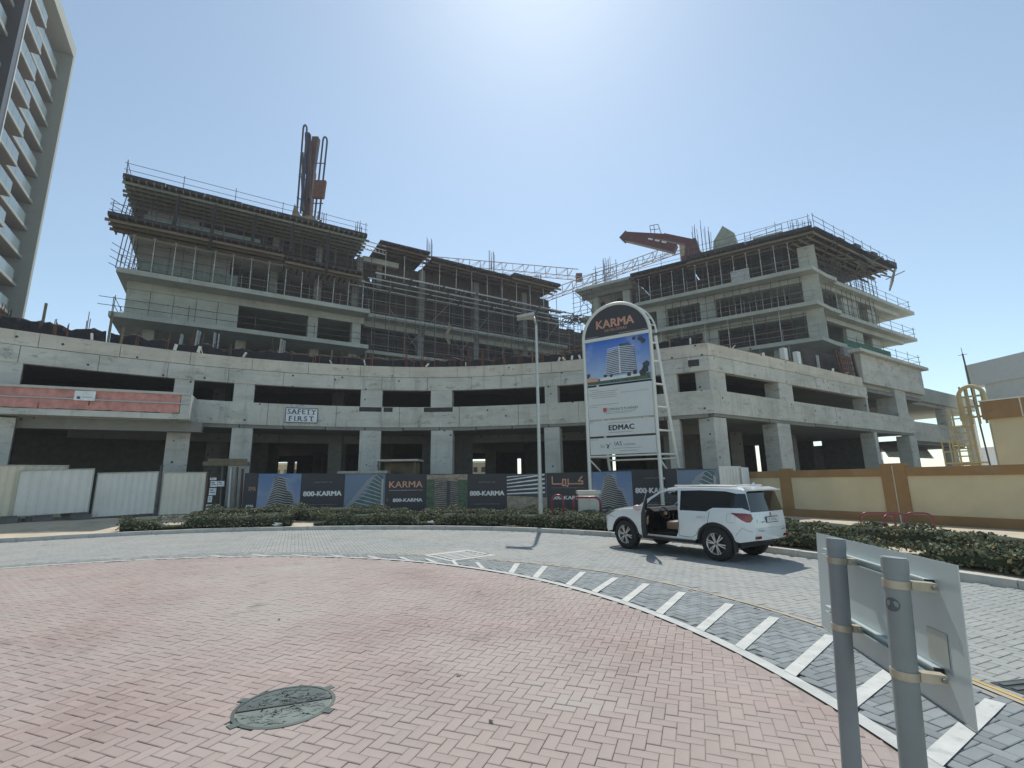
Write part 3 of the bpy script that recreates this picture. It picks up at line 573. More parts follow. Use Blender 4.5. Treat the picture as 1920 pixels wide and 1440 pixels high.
def rail(pts, label, h=(.5, 1.05), step=2.4, mt='steel_dark', r=.024, brace=False, group='tube guard rails along the slab edges', over=.15):
    g = thing('guard_rail', pts[0], label, 'guard rail', group)
    for p, q in zip(pts, pts[1:]):
        p, q = Vector(p), Vector(q); L = (q-p).length; n = max(1, round(L/step)); u = (q-p)/L
        for k in range(n+1): c_ = p+u*(L*k/n); tubeo('post', c_, c_+Vector((rnd.uniform(-.02, .02), 0, h[-1]+rnd.uniform(.05, .3))), r, mt, g)
        for z in h: tubeo('rail', p-u*over+Vector((0, 0, z)), q+u*over+Vector((0, 0, z+rnd.uniform(-.03, .03))), r*.9, mt, g)
    return g
def rebar(p, h, label, n=10, wx=.3, wy=.3, ties=3, fr=None, z=0):
    g = thing('rebar_starter', p, label, 'rebar', 'column starter bars on the roof'); p = Vector(p); k = 0
    ring = [(math.cos(2*math.pi*i/n)*wx, math.sin(2*math.pi*i/n)*wy) for i in range(n)]
    for x, y in ring: tubeo('bar', p+Vector((x, y, -.4)), p+Vector((x*rnd.uniform(.85, 1.15), y, h*rnd.uniform(.75, 1.05))), .022, 'rebar', g)
    for i in range(ties): z0 = .2+i*.25; tubeo('tie', p+Vector((-wx, 0, z0)), p+Vector((wx, 0, z0)), .012, 'rebar', g)
    return g
# left wing, front part
formwork(LW, -.3, 16.6, -.65, 9, D_, 'topmost dark formwork deck with olive bearers, on the left wing', .42, (.12, .75, 1.4, 2.05, 2.7, 3.4), .3, jmt='timber')
formwork(LW, -.75, 10.0, -.75, 2.0, C_+.15, 'long dark formwork deck one floor below the top, left wing corner', .48, (.15, .8, 1.6), .28, jmt='timber_red', mt_beam='timber')
formwork(LW, 10.3, 16.3, -.55, 2.0, C_-.25, 'short brown formwork deck hanging lower, in the middle of the left wing', .5, (.12, .8), .2, jmt='timber_red', mt_beam='timber', side0=False)
for k in range(14): 
    s = .6+k*1.24; prop(LW(s, .45, B_), (C_-.45 if s < 10.2 else C_-.85)-B_)
for k in range(16): prop(LW(1+k*1.05, 3.4+(k % 3), B_), C_-.45-B_, 'steel_dark', 'dark steel prop standing deeper inside the left wing', 'dark props inside the wings')
for k in range(12): prop(LW(.3+k*1.4, .6, C_+.1), D_-.6-C_, 'steel_dark', 'dark steel prop between the two upper decks of the left wing', 'dark props inside the wings')
for s in (2.6, 5.7, 9.5, 12.8): baro('soldier', LW(s, -.45, C_-1.1), LW(s+.1, -.55, D_-.4), .16, .2, 'plywood_edge', None) if False else None
sol = thing('formwork_soldiers', LW(2.6, -.4, C_), 'row of dark upright steel soldiers clamped to the left wing decks', 'formwork')
for s in (2.9, 5.2, 7.9, 10.6, 13.4): baro('soldier', LW(s, -.62, C_-.9 if s in (5.2, 13.4) else C_+.2), LW(s+.05, -.5, D_-.35), .14, .2, 'plywood_edge', sol)
rail([LW(-.2, -.4, D_), LW(16.5, -.4, D_)], 'tube guard rail along the top deck of the left wing', (.75, 1.25), 3.6)
rail([LW(-.2, 6, D_), LW(-.2, -.4, D_)], 'short tube guard rail at the left end of the top deck', (.75, 1.25), 3)
rail([LW(-.6, -.5, C_+.2), LW(6, -.6, C_+.2)], 'tube guard rail on the second highest deck of the left wing', (.45, .95), 2.2)
rail([LW(.15, .15, B_), LW(17.2, .15, B_)], 'tube guard rail on the upper bare slab of the left wing', (.45, .95), 2.5, 'steel')
rail([LW(.1, .15, A_), LW(17.2, .15, A_)], 'tube guard rail on the lower bare slab of the left wing', (.45, 1.0), 4.0, 'steel_dark', over=.8)
rail([LW(.15, 7, A_), LW(.15, .2, A_)], 'tube guard rail at the end of the lower slab, left wing', (.5, 1.0), 2.5)
# end scaffold at the left corner
def scaffold(name_label, fr, s0, s1, d, zs, ds, step=1.5, diag=(), mt='steel', r=.026, group=None, every=1.0, layers=(0,)):
    g = thing('tube_scaffold', fr(s0, d, zs[0]), name_label, 'scaffold', group)
    n = max(1, round((s1-s0)/step))
    for dd in layers:
        for k in range(n+1):
            s = s0+(s1-s0)*k/n+rnd.uniform(-.08, .08); tubeo('standard', fr(s, d+dd, zs[0]), fr(s+rnd.uniform(-.05, .05), d+dd, zs[1]+rnd.uniform(-.2, .5)), r, mt, g)
        z = zs[0]+.5
        while z < zs[1]:
            a = s0-.2
            while a < s1: b = min(s1+.25, a+rnd.uniform(4.5, 6)); tubeo('ledger', fr(a, d+dd-.04, z+rnd.uniform(-.04, .04)), fr(b, d+dd-.04, z+rnd.uniform(-.04, .04)), r*.9, mt, g); a = b-.2
            z += every*rnd.uniform(.85, 1.15)
    for (sa, za, sb, zb) in diag: tubeo('brace', fr(sa, d-.1, za), fr(sb, d-.1, zb), r, mt, g)
    return g
g = thing('tube_scaffold', LW(-.2, .3, B_), 'small bundle of crossed tubes at the left corner of the left wing', 'scaffold')
for k in range(7): tubeo('standard', LW(-.1+k*.12, .3+k*.5, B_), LW(.1+k*.14, .3+k*.5, C_-.1), .03, 'steel_dark', g); tubeo('standard', LW(-.3+k*.1, .2+k*.5, C_+.2), LW(k*.12, .2+k*.5, D_-.2), .03, 'steel_dark', g)
for k in range(4): tubeo('brace', LW(-.5, .3, B_+.3+k*.5), LW(.6, 3.5, B_+.7+k*.5), .025, 'steel_dark', g); tubeo('brace', LW(-.9, .2, C_+.6+k*.4), LW(.5, 3, C_+.9+k*.4), .025, 'steel_dark', g)
# left wing, rear part: scaffold wall with three decks over it
scaffold('wide tube scaffold covering the rear part of the left wing', LW, 17.6, 39.3, .1, (8.3, C_-.2), 0, 1.45, [(21, 14, 25.5, 19.4), (26, 14, 30, 19.2), (30.5, 14.3, 34, 19.2), (34.5, 14.5, 38, 19), (19, 17, 22.5, 12.5), (24, 16.5, 28, 11.5), (31, 16, 35, 11)], 'steel', .024, every=.95)
scaffold('inner tube scaffold behind the outer one on the left wing', LW, 18, 39, 1.9, (B_, C_+.6), 0, 1.2, (), 'steel_dark', .022, every=.8)
scaffold('low inner tube scaffold between the lower slabs of the left wing', LW, 18, 39, 2.6, (A_, B_-.4), 0, 1.1, (), 'steel_dark', .022, every=.9)
f = thing('bearer_rack', LW(17.6, -.3, C_), 'long row of pale parallel steel bearers carrying slanted joists, left wing', 'formwork')
for d, z, s0 in ((-.45, C_+.1, 17.5), (.1, C_-.25, 17.0), (.75, C_-.45, 15.9), (1.4, C_-.65, 15.7)):
    a = s0
    while a < 39.4: b = min(39.6, a+rnd.uniform(3.3, 4)); tubeo('bearer', LW(a, d, z), LW(b, d, z+rnd.uniform(-.03, .03)), .075 if d < 0 else .06, 'prop_grey', f); tubeo('coupler', LW(b-.25, d, z), LW(b-.05, d, z), .11, 'steel_dark', f); a = b-.15
s = 18.6
while s < 38.5:
    if not 29.2 < s < 30.2: baro('joist', LW(s, -.35, C_+.18), LW(s+.55, 1.3, C_+.62+rnd.uniform(-.05, .08)), .09, .17, 'prop_grey' if rnd.random() < .6 else 'timber', f)
    s += rnd.uniform(.33, .5)
formwork(LW, 17.9, 22.6, -.35, 8, D_+.05, 'raised dark formwork deck with brown bearers at the step of the left wing', .45, (.15, .8, 1.6), .18, mt_beam='timber_red', jmt='plywood_edge')
formwork(LW, 22.8, 31.6, -.25, 8, D_-.35, 'long dark formwork deck over the scaffold of the left wing', .5, (.15, .8, 1.6), .2, mt_beam='timber_red', jmt='plywood_edge', side0=False)
formwork(LW, 31.9, 37.9, -.45, 8, D_-.1, 'dark formwork deck at the inner corner end of the left wing', .4, (.2, .9, 1.8), .25, mt_beam='timber', jmt='timber_red')
for k in range(12): prop(LW(18.6+k*1.75, .35, C_+.1), D_-.7-C_, 'prop_grey')
# open joists at the step between the decks
f = thing('joist_rack', LW(16.6, 0, D_-.4), 'bare joists and rails against the sky at the step of the left wing', 'formwork')
for k in range(5): baro('joist', LW(16.9+k*.33, -.1, D_-.9), LW(17.35+k*.33, 2.2, D_+.35+.06*k), .07, .12, 'prop_grey', f)
for z in (-.15, -.55, -.95): tubeo('rail', LW(16.2, -.2, D_+z), LW(18.4, -.2, D_+z-.15), .05, 'prop_grey', f)
for s, z, h, d, lb in ((16.4, D_, 2.6, 2, 'starter bars rising at the step between the left wing decks'), (12.95, D_+.1, 2.2, 1.2, 'thin starter bars right beside the upright placing boom'), (23.4, D_-.2, 3.1, 2, 'starter bars where the crane jib meets the left wing roof'), (30.55, D_-.3, 3.6, 2, 'tall starter bars crossing the crane jib behind the left wing'), (36.7, D_-.1, 2.4, 2, 'starter bars on the last deck of the left wing, taller bundle'), (36.2, D_-.1, 1.6, 2.3, 'starter bars on the last deck of the left wing, shorter bundle')): rebar(LW(s, d, z), h, lb, 8, .28, .28)
# tarpaulin rag hanging on the scaffold
m = MB(); P = []
for i in range(9):
    z = 16.6-i*.26; wd = .07+.12*math.sin(min(1, i/3)*1.6)*(.6+.4*rnd.random()); c_ = 24.6+.12*math.sin(i*.9)
    P.append([LW(c_+wd*a, -.15+.1*math.sin(3*a+i), z) for a in (-1, -.5, 0, .5, 1)])
tag(m.grid(P).build('hanging_sack', 'sack_tan', smooth=True), 'beige sack hanging from the scaffold of the left wing', 'sack')
# right wing
formwork(RW, -.4, 10.2, -.5, 9, D_-.05, 'top dark formwork deck at the corner of the right wing', .45, (.15, .9, 1.7), .35, mt_beam='timber', jmt='plywood_edge', side0=False)
formwork(RW, 10.3, 16.0, -.3, 9, D_-.1, 'top formwork deck with brown bearers in the middle of the right wing', .5, (.15, .9), .15, mt_beam='timber_red', jmt='plywood_edge', side0=False)
fbox('slab', RW, 16.1, 22.6, .1, 10, D_-.35, D_-.05, 'concrete_tower', bld); fbox('beam', RW, 16.4, 22.4, 1.4, 1.9, D_-.9, D_-.36, 'concrete_shaded', bld)
for k in range(13): prop(RW(1.6+k*1.15, .4, C_), D_-.5-C_)
for k in range(22): prop(RW(2.2+(k*.83) % 18, 2.6+(k % 4)*.9, C_), D_-.3-C_, 'steel_dark', 'dark steel prop standing deeper inside the right wing', 'dark props inside the wings')
for k in range(20): prop(RW(2.4+k*.62, 2.2+(k % 3)*.8, B_), C_-.36-B_, 'prop_grey', 'galvanised steel prop between the bare slabs of the right wing', 'props between the slabs of the right wing')
for k in range(6): prop(RW(3+k*2.1, .35, A_), B_-.34-A_, 'prop_grey', 'galvanised steel prop between the bare slabs of the right wing', 'props between the slabs of the right wing')
for k in range(6): prop(RW(2.6+k*2.2, .5, 8.2), A_-.36-8.2, 'prop_grey', 'tall galvanised steel prop under the lowest slab of the right wing', 'tall props under the right wing')
rail([RW(15.6, .15, C_), RW(.2, .15, C_)], 'tube guard rail on the top bare slab of the right wing', (.45, .95), 2.5, 'steel')
rail([RW(13.8, .15, B_), RW(.2, .15, B_)], 'tube guard rail on the middle bare slab of the right wing', (.5, 1.0), 2.5, 'steel')
rail([RW(13.5, .15, A_), RW(.2, .15, A_)], 'tube guard rail on the lowest bare slab of the right wing', (.5, 1.0), 2.5, 'steel')
rail([RW(10.0, -.1, D_), RW(-.2, -.2, D_)], 'tube guard rail on the corner deck of the right wing', (.7, 1.25), 2.8)
rail([RW(22.4, .2, D_), RW(10.4, .1, D_)], 'tube guard rail on the inner roof slab of the right wing', (.5, .95, 1.4), 2.4)
for z, n_ in ((C_, 'top'), (B_, 'middle'), (A_, 'lowest')):
    rail([RE(2.2, .5, z), RE(19.1, .5, z), RE(18.8, 6, z)], 'tube guard rail along the end face of the right wing, %s slab' % n_, (.5, 1.05), 2.8)
    nt_ = MB().box(2.4, 12, .45, .47, z, z+.75, RE)
    if z == A_: tag(nt_.build('debris_net', 'green_net'), 'green debris net along the lowest slab, end of the right wing', 'net')
f = formwork(RE, -3.3, 12.2, -1.1, 8, D_-.15, 'splayed olive formwork deck over the end face of the right wing', .42, (.2, .8, 1.4, 2.0, 2.6), .2, jmt='plywood_edge', mt_beam='timber', drop=.12)
for k, (s, t_) in enumerate(((1.2, .3), (4.4, .55), (6.6, .3), (7.9, .6), (9.2, .4), (11.2, .5), (12.2, .6))): MB().prism([(s, D_-.1), (s+.9, D_-.1), (s+1.0, D_+t_), (s-.1, D_+t_*.9)], lambda a, t, b: RE(a, t, b), -1.0, -.8).build('stop_board', 'plywood_edge', f)
for k in range(46):
    c_ = Vector(RE(rnd.uniform(-2, 12.5), rnd.uniform(-1.1, 1.4), D_-.35-rnd.uniform(0, .75))); a = R(31.7)+rnd.choice((0, 0, .5, -.6, 1.57)); l = rnd.uniform(.5, 1.5); u = Vector((math.cos(a), math.sin(a), rnd.uniform(-.25, .25)))*l
    baro('loose_board', c_-u, c_+u, rnd.uniform(.07, .2), .06, rnd.choice(('timber', 'beam_olive', 'plywood', 'steel_dark', 'timber_red')), f)
for k in range(4): baro('bearer', RE(12.4, -1.0+.1*k, D_-.4-.33*k), RE(15.0, .3+.1*k, D_-.5-.33*k), .12, .22, 'beam_olive', f)
for k in range(16): prop(RE(1.4+k*.72, .6+(k % 4)*.8, C_), D_-.6-C_, 'steel_dark', 'dark steel prop under the end deck of the right wing', 'dark props inside the wings')
for k in range(3): prop(RE(2.6+k*3.6, .6, B_), C_-.4-B_, 'prop_grey', 'galvanised steel prop between the bare slabs of the right wing', 'props between the slabs of the right wing')
rail([RE(-3.2, -.95, D_), RE(14.0, -.6, D_)], 'tube guard rail on the end deck of the right wing', (.7, 1.2), 1.9)
scaffold('small tube scaffold at the inner corner of the right wing', RW, 20.5, 22.8, .2, (C_, D_-.4), 0, .7, [(20.5, C_, 22.6, D_-.5), (22.6, C_, 20.6, D_-.5)], 'steel_dark', .03, every=.6)
rebar(RW(9.0, 2.0, D_), 4.6, 'tall bundle of column starter bars beside the red boom, right wing', 14, .85, .5, 5); rebar(RW(19.2, 1.5, D_), 3.6, 'bundle of starter bars inside a tube frame, right wing', 9, .4, .4, 8); rebar(RW(.4, .6, D_), 1.7, 'low fence of starter bars at the corner of the right wing', 12, 1.0, .3, 5); rebar(RE(7.3, 1.5, D_), 1.7, 'thin starter bars over the end face of the right wing', 6, .3, .3, 1)
scaffold('tube frame round the starter bars on the right wing', RW, 17.9, 20.4, .9, (D_, D_+2.4), 0, 1.2, (), 'steel_dark', .03, every=.8)
pile = thing('scrap_pile', RW(22.8, .5, C_), 'heap of scrap tubes and boards at the inner corner of the wings', 'scrap pile')
for k in range(34):
    c_ = Vector(RW(22.6+rnd.uniform(-.7, 2.2), rnd.uniform(0, 1.4), C_-.1+rnd.uniform(-.5, .45))); a = rnd.uniform(0, 3.1); l = rnd.uniform(.4, 1.3); u = Vector((math.cos(a), math.sin(a), rnd.uniform(-.4, .4)))*l
    baro('scrap_bar', c_-u, c_+u, .07, .07, rnd.choice(('steel_dark', 'rust', 'timber', 'plywood_edge')), pile)
# site container, yellow tank frame on the right roof
c_ = thing('roof_hopper', RW(7.0, 3.0, D_), 'grey-green gabled hopper on the roof of the right wing', 'hopper')
MB().prism([(5.9, D_+.9), (8.2, D_+.9), (8.0, D_+2.5), (7.0, D_+3.9), (6.0, D_+2.8)], lambda a, t, b: RW(a, t, b), 2.4, 4.6).build('bin', 'container', c_)
for s in (6.3, 8.0): 
    for d in (2.5, 4.5): tubeo('leg', RW(s, d, D_), RW(s, d, D_+.92), .06, 'steel_dark', c_)
fbox('chute', RW, 6.3, 7.9, 2.42, 3.0, D_+.1, D_+.9, 'tank_yellow', c_)
c_ = thing('gantry_walkway', RW(3, 2, D_), 'orange-brown gantry walkway with railing on the roof of the right wing', 'walkway')
MB().prism([(1.8, D_+1.35), (3.8, D_+1.15), (8.4, D_+.25), (8.4, D_+.05), (3.7, D_+.8), (1.8, D_+1.0)], lambda a, t, b: RW(a, t, b), 2.2, 3.0).build('platform', 'timber_red', c_)
fbox('counterweight', RW, 2.2, 4.2, 2.1, 3.2, D_+.15, D_+.95, 'tank_yellow', c_); fbox('deck_edge', RW, 1.9, 4.4, 2.0, 2.18, D_+1.2, D_+1.55, 'container', c_)
for s in (1.9, 3.2, 4.6): tubeo('post', RW(s, 2.1, D_+1.3), RW(s, 2.1, D_+2.3), .03, 'steel_dark', c_)
for z in (1.9, 2.3): tubeo('rail', RW(1.9, 2.1, D_+z), RW(5.2, 2.1, D_+z-.35), .026, 'steel_dark', c_)
for s in (2.3, 5.5, 8): tubeo('leg', RW(s, 2.6, D_-.1), RW(s, 2.6, D_+.6), .06, 'rust', c_)
# dark panels added inside the upper storeys to stand in for their shade
def shade_panels(fr, s0, s1, d, z0, z1, label, wd=1.25):
    g = thing('shade_panel_row', fr(s0, d, z0), label, 'formwork'); a = s0
    while a < s1-.2:
        b_ = min(s1, a+wd*rnd.uniform(.8, 1.2)); h = z1-rnd.choice((0, 0, .25, .5)); fbox('shutter_panel', fr, a+.015, b_-.015, d+rnd.uniform(-.12, .12), d+.15, z0, h, rnd.choice(('plywood', 'plywood_edge', 'plywood')), g)
        baro('waler', fr(a, d-.2, z0+.7), fr(b_, d-.2, z0+.7), .09, .1, 'steel_dark', g); baro('waler', fr(a, d-.2, z0+1.8), fr(b_, d-.2, z0+1.8), .09, .1, 'timber_red', g); a = b_
shade_panels(LW, 6.7, 17, 3.6, B_, C_-.4, 'dark panels added for shade deep in the middle storey of the left wing'); shade_panels(LW, 8.4, 18, 3.3, C_, D_-.4, 'dark panels added for shade in the top storey of the left wing')
shade_panels(LW, 17.4, 40.3, 3.2, B_, C_+1.2, 'dark panels added for shade behind the scaffold of the left wing'); shade_panels(LW, 18, 38.5, 2.6, C_-.2, D_-.4, 'dark panels added for shade under the rear decks of the left wing'); shade_panels(LW, 40.3, 45, 3.4, 8.3, C_-.1, 'tall dark panels added to close the inner corner between the wings'); scaffold('dense dark tube scaffold filling the inner corner between the wings', LW, 39.5, 43.5, 2.2, (8.3, C_), 0, .6, [(39.5, 12, 43, 18), (43, 10, 40, 15)], 'steel_dark', .03, every=.7); shade_panels(LW, 17.4, 40.6, 3.6, A_, B_-.4, 'dark panels added for shade low behind the scaffold of the left wing'); shade_panels(LW, 17.4, 41, 3.8, 8.3, A_-.4, 'dark panels added for shade on the podium roof behind the scaffold')
shade_panels(RW, 2.2, 22.6, 4.4, C_, D_-.5, 'dark panels added for shade in the top storey of the right wing'); shade_panels(RW, 2.2, 22.4, 4.8, B_, C_-.4, 'dark panels added for shade in the middle storey of the right wing'); shade_panels(RE, 1.4, 11.5, 3.4, C_, D_-.6, 'dark panels added for shade under the end deck of the right wing')
scaffold('dark tube scaffold between the top decks of the left wing', LW, .2, 17.6, 1.3, (C_+.1, D_-.5), 0, 1.1, (), 'steel_dark', .03, every=.55)
scaffold('dark tube scaffold in the storey under the brown decks, left wing', LW, .8, 17.4, 1.3, (B_, C_-.4), 0, .9, (), 'steel_dark', .028, every=.6)
scaffold('dense dark tube scaffold beside the inner corner, left wing', LW, 18, 39.8, .9, (A_, C_), 0, .95, (), 'steel_dark', .026, every=.62)
scaffold('dark tube scaffold in the top storey of the right wing', RW, 2.2, 16, 1.5, (C_, D_-.4), 0, .85, (), 'steel_dark', .028, every=.7)
scaffold('dark tube scaffold in the middle storey of the right wing', RW, 1.1, 13, 1.0, (B_, C_-.4), 0, .8, (), 'steel_dark', .026, every=.75)
scaffold('dark tube scaffold in the lowest storey of the right wing', RW, 1.1, 13, 1.1, (A_, B_-.4), 0, 1.0, (), 'steel_dark', .026, every=.9)
shade_panels(RW, 2.0, 13, 3.6, A_, B_-.5, 'dark panels added for shade in the lowest storey of the right wing')
scaffold('dark tube scaffold along the end face, middle storey of the right wing', RE, 1.2, 11, .8, (B_, C_-.4), 0, 1.0, (), 'steel_dark', .026, every=.9)
scaffold('dark tube scaffold in the inner bays of the right wing', RW, 16, 23.2, .7, (8.3, C_-.4), 0, .9, [(16, 9, 20, 16), (20, 9, 17, 15)], 'steel_dark', .03, every=.8)
scaffold('dark tube scaffold under the splayed end deck, right wing', RE, 1, 12.5, .9, (C_, D_-.6), 0, .8, (), 'steel_dark', .03, every=.6)
for d_, z0, z1, s1_ in ((1.75, B_+.05, B_+1.5, 7.2), (1.2, C_+.2, C_+1.6, 8.5)):
    tag(MB().box(.9, s1_, d_, d_+.02, z0, z1, LW).build('debris_net', 'green_net_pale'), 'greenish debris net across the %s wall of the left wing corner' % ('lower' if z0 < C_ else 'upper'), 'net')
# ---- concrete placing booms
b = thing('placing_boom', LW(12.3, 5, D_), 'brown folded concrete placing boom standing upright on the left wing', 'placing boom')
def bl(a, z, d=5.0): return LW(12.2+a*.7, d, D_+z*.93)
MB().prism([(-1.25, 0), (1.15, 0), (1.15, 3.0), (.5, 3.6), (-.6, 3.2), (-1.25, 4.3)], lambda a, t, z: LW(12.2+a*.9, 5+t, D_+z*.95), -.8, .8).build('turret', 'boom_base', b)
MB().bar(bl(.15, 3.0), bl(.25, 9.0),   .66, .7, (1, 0, 0)).bar(bl(.25, 9.0), bl(.55, 13.0), .55, .6, (1, 0, 0)).build('main_arm', 'boom_brown', b)
MB().bar(bl(-.1, 8.2, 4.6), bl(-.62, 12.9, 4.6), .42, .45, (1, 0, 0)).bar(bl(.1, 5.5, 4.6), bl(-.1, 8.2, 4.6), .4, .4, (1, 0, 0)).build('second_arm', 'boom_brown', b)
MB().tube(bl(-.5, 4.0, 4.4), bl(-.95, 8.0, 4.4), .14, 8).tube(bl(-.95, 8, 4.4), bl(-1.1, 10.4, 4.4), .09, 8).build('ram', 'steel_dark', b)
def loop(x0, x1, zb, zt, dx, name='pipe', n=10):
    pts = [bl(x0, zb, 4.3)]+[bl(x0+dx+(x1-x0)/2-(x1-x0)/2*math.cos(math.pi*k/n), zt+.55*math.sin(math.pi*k/n), 4.3) for k in range(n+1)]+[bl(x1, zb, 4.3)]
    return MB().path(pts, .085, 8).build(name, 'boom_pipe', b)
loop(-1.25, -.8, 3.6, 13.0, -.05); loop(.95, 1.5, 3.4, 12.4, .35); loop(-.65, -.25, 5.0, 12.2, -.1)
MB().path([bl(1.0, 3.4, 4.3), bl(1.15, 3.05, 4.3), bl(1.6, 3.05, 4.3), bl(1.75, 3.4, 4.3)], .085, 8).build('pipe', 'boom_pipe', b)
for z in (5.2, 7.6, 9.8): MB().bar(bl(-1.4, z, 4.3), bl(-.1, z-.1, 4.6), .06, .08).build('pipe_bracket', 'steel_dark', b); MB().bar(bl(.6, z, 4.6), bl(1.9, z+.1, 4.3), .06, .08).build('pipe_bracket', 'steel_dark', b)
MB().bar(bl(1.2, 5.6, 4.1), bl(1.35, 7.6, 4.1), 1.05, .3, (0, 1, 0)).build('hose_box', 'rust', b); MB().tube(bl(1.45, 1.6, 4.4), bl(1.45, 2.7, 4.4), .28, 8).build('pipe_elbow', 'boom_pipe', b)
b = thing('placing_boom', RW(10.3, 3, D_), 'dark red folded concrete placing boom lying out over the right wing', 'placing boom')
def br(a, z, d=2.2): return RW(a-.35, d, D_+z+.75)
MB().box(9.1, 11.1, 1.6, 3.2, D_, D_+1.4, RW).prism([(9.3, D_+1.4), (10.9, D_+1.4), (10.6, D_+3.0), (9.6, D_+3.2)], lambda a, t, z: RW(a, t, z), 1.9, 2.9).build('turret', 'boom_red', b)
MB().bar(br(10.3, 2.0), br(13.2, 3.6), .62, .7).bar(br(13.2, 3.6), br(17.2, 5.1), .5, .6).build('upper_arm', 'boom_red', b)
MB().bar(br(12.0, 1.7, 1.9), br(17.3, 4.7, 1.9), .75, .85).build('lower_arm', 'boom_red', b)
for a in (12.8, 13.5, 14.2): MB().bar(br(a, 2.3+(a-12.4)*.56, 1.45), br(a+.45, 2.3+(a-11.95)*.56, 1.45), .05, .16).build('slot', 'bag_white', b)
MB().bar(br(17.1, 4.5, 1.9), br(17.5, 5.0, 1.9), .9, 1.0).build('tip_joint', 'boom_brown', b)
m = MB()
for a, z in ((13.5, 4.1), (14.3, 4.4), (13.6, 5.0), (14.5, 5.2)): pass
for p, q in (((13.4, 4.0), (13.7, 5.3)), ((13.7, 5.3), (14.6, 5.4)), ((14.6, 5.4), (14.5, 4.3)), ((13.55, 4.7), (14.55, 4.9)), ((14.1, 4.2), (14.15, 5.35))): m.tube(br(*p), br(*q), .035, 6)
m.build('hand_guard', 'steel_dark', b)
# ---- tower crane behind the building: mast hidden, two lattice jibs in view
cr = thing('tower_crane', (-22, 82, 0), 'orange lattice crane jib reaching across behind the left wing', 'crane')
def lattice(root, p, q, hgt, wd, bays, mt='crane_paint', r=.07):
    p, q = Vector(p), Vector(q); u = (q-p)/bays; side = Vector((-(q-p).y, (q-p).x, 0)).normalized()*wd/2; top = Vector((0, 0, hgt))
    for off in (side, -side): tubeo('bottom_chord', p+off, q+off, r, mt, root)
    tubeo('top_chord', p+top, q+top, r*1.1, mt, root)
    for k in range(bays):
        a = p+u*k; b_ = p+u*(k+1)
        for off in (side, -side): tubeo('web', a+off, a+u*.5+top if k % 2 else b_+top, r*.55, mt, root); tubeo('web', a+off, a+top, r*.55, mt, root)
        tubeo('lacing', a+side, b_-side, r*.5, mt, root)
lattice(cr, (-21.5, 76, 38.8), (11.4, 75, 34.7), 1.65, 1.5, 18)
tubeo('mast', (-22, 77, 0), (-22, 77, 42), .8, 'crane_paint', cr)
MB().box(10.9, 11.9, 74.4, 75.4, 34.2, 35.4).build('trolley', 'boom_red', cr)
cr2 = thing('tower_crane', (40, 71, 0), 'orange lattice crane jib rising behind the right wing', 'crane')
lattice(cr2, (4.8, 70, 28.8), (27.3, 70, 37.0), 1.5, 1.4, 14); tubeo('mast', (27.2, 70, 0), (27.2, 70, 38.0), .5, 'crane_paint', cr2)

# ================================================================== PODIUM EDGE CLUTTER
for k, (a, b_) in enumerate(((5, 15), (15.2, 26), (26.2, 36), (36.2, FL-.2))):
    n = 64; V = []
    for i in range(n+1):
        t = a+(b_-a)*i/n; p = FAC.off(t, .55+.1*rnd.random()); q = FAC.off(t, .95); h = .55+.30*abs(math.sin(t*.9+math.sin(t*2.3)))*rnd.uniform(.6, 1.1)-(.12 if t > 34 else 0)
        V.append([(p[0], p[1], 8.2), (p[0], p[1], ZT2+h*.86), (q[0], q[1], ZT2+h), (q[0]-.2, q[1]+.4, 8.3)])
    tag(MB().grid(V).build('waterproof_sheet', 'membrane', smooth=True), ('black sheet bunched behind the podium parapet above the red netting', 'black sheet bunched behind the podium parapet above the SAFETY FIRST board', 'black sheet bunched behind the podium parapet above the copper KARMA panel', 'black sheet bunched behind the podium parapet left of the arched sign')[k], 'plastic sheet', 'black sheets behind the podium parapet')
V = [[PR(s, .5, ZT2-.2), PR(s, .55, ZT2+.1+.12*rnd.random()), PR(s, 1.1, ZT2+.05+.1*rnd.random())] for s in np.linspace(.5, 17.5, 20)]
tag(MB().grid(V).build('waterproof_sheet', 'membrane', smooth=True), 'black sheet lying along the straight podium parapet on the right', 'plastic sheet')
for k in range(64):
    t = 6+k*.65+rnd.uniform(-.3, .3); d = rnd.uniform(.3, .9); p = FAC.off(min(t, FL-.3), d); h = rnd.choice((.8, .95, 1.15, 1.7, 1.0)); mt = rnd.choice(('rust', 'rust', 'timber', 'rebar')); rr = .045 if mt == 'timber' else .028
    if mt == 'timber': o = MB().bar((p[0], p[1], ZT2-.3), (p[0]+rnd.uniform(-.06, .06), p[1], ZT2+h), .09, .07).build('timber_stub', mt); tag(o, 'short timber upright sticking up behind the podium parapet', 'timber', 'stubs along the podium parapet')
    else:
        m = MB()
        for q in range(3): m.tube((p[0]+q*.07, p[1], ZT2-.3), (p[0]+q*.07+rnd.uniform(-.05, .05), p[1], ZT2+h*rnd.uniform(.6, 1)), .018, 5)
        tag(m.build('rebar_stub', mt), 'small group of rusty bars sticking up behind the podium parapet', 'rebar', 'stubs along the podium parapet')
for k in range(22):
    t = rnd.uniform(9, FL-.6) if k < 18 else None; p = FAC.off(t, -.02) if t else PR(rnd.uniform(1, 14), .1, 0)[:2]; h = rnd.uniform(.1, .3); a = rnd.uniform(-.5, .5)
    m = MB(); x, y = p[0], p[1]; m.bar((x, y, ZT2+.01), (x+a*.35, y-.05, ZT2+.08+h), rnd.uniform(.12, .2), .03)
    tag(m.build('cement_bag_scrap', 'bag_white'), 'white paper scrap caught on top of the podium parapet', 'scrap', 'white scraps on the podium parapet')
rail([(*FAC.off(23.5, .45), ZT2), (*FAC.off(28, .45), ZT2), (*FAC.off(33, .45), ZT2)], 'thin string line on stakes along the middle of the podium parapet', (.55,), 1.4, 'rust', .02)
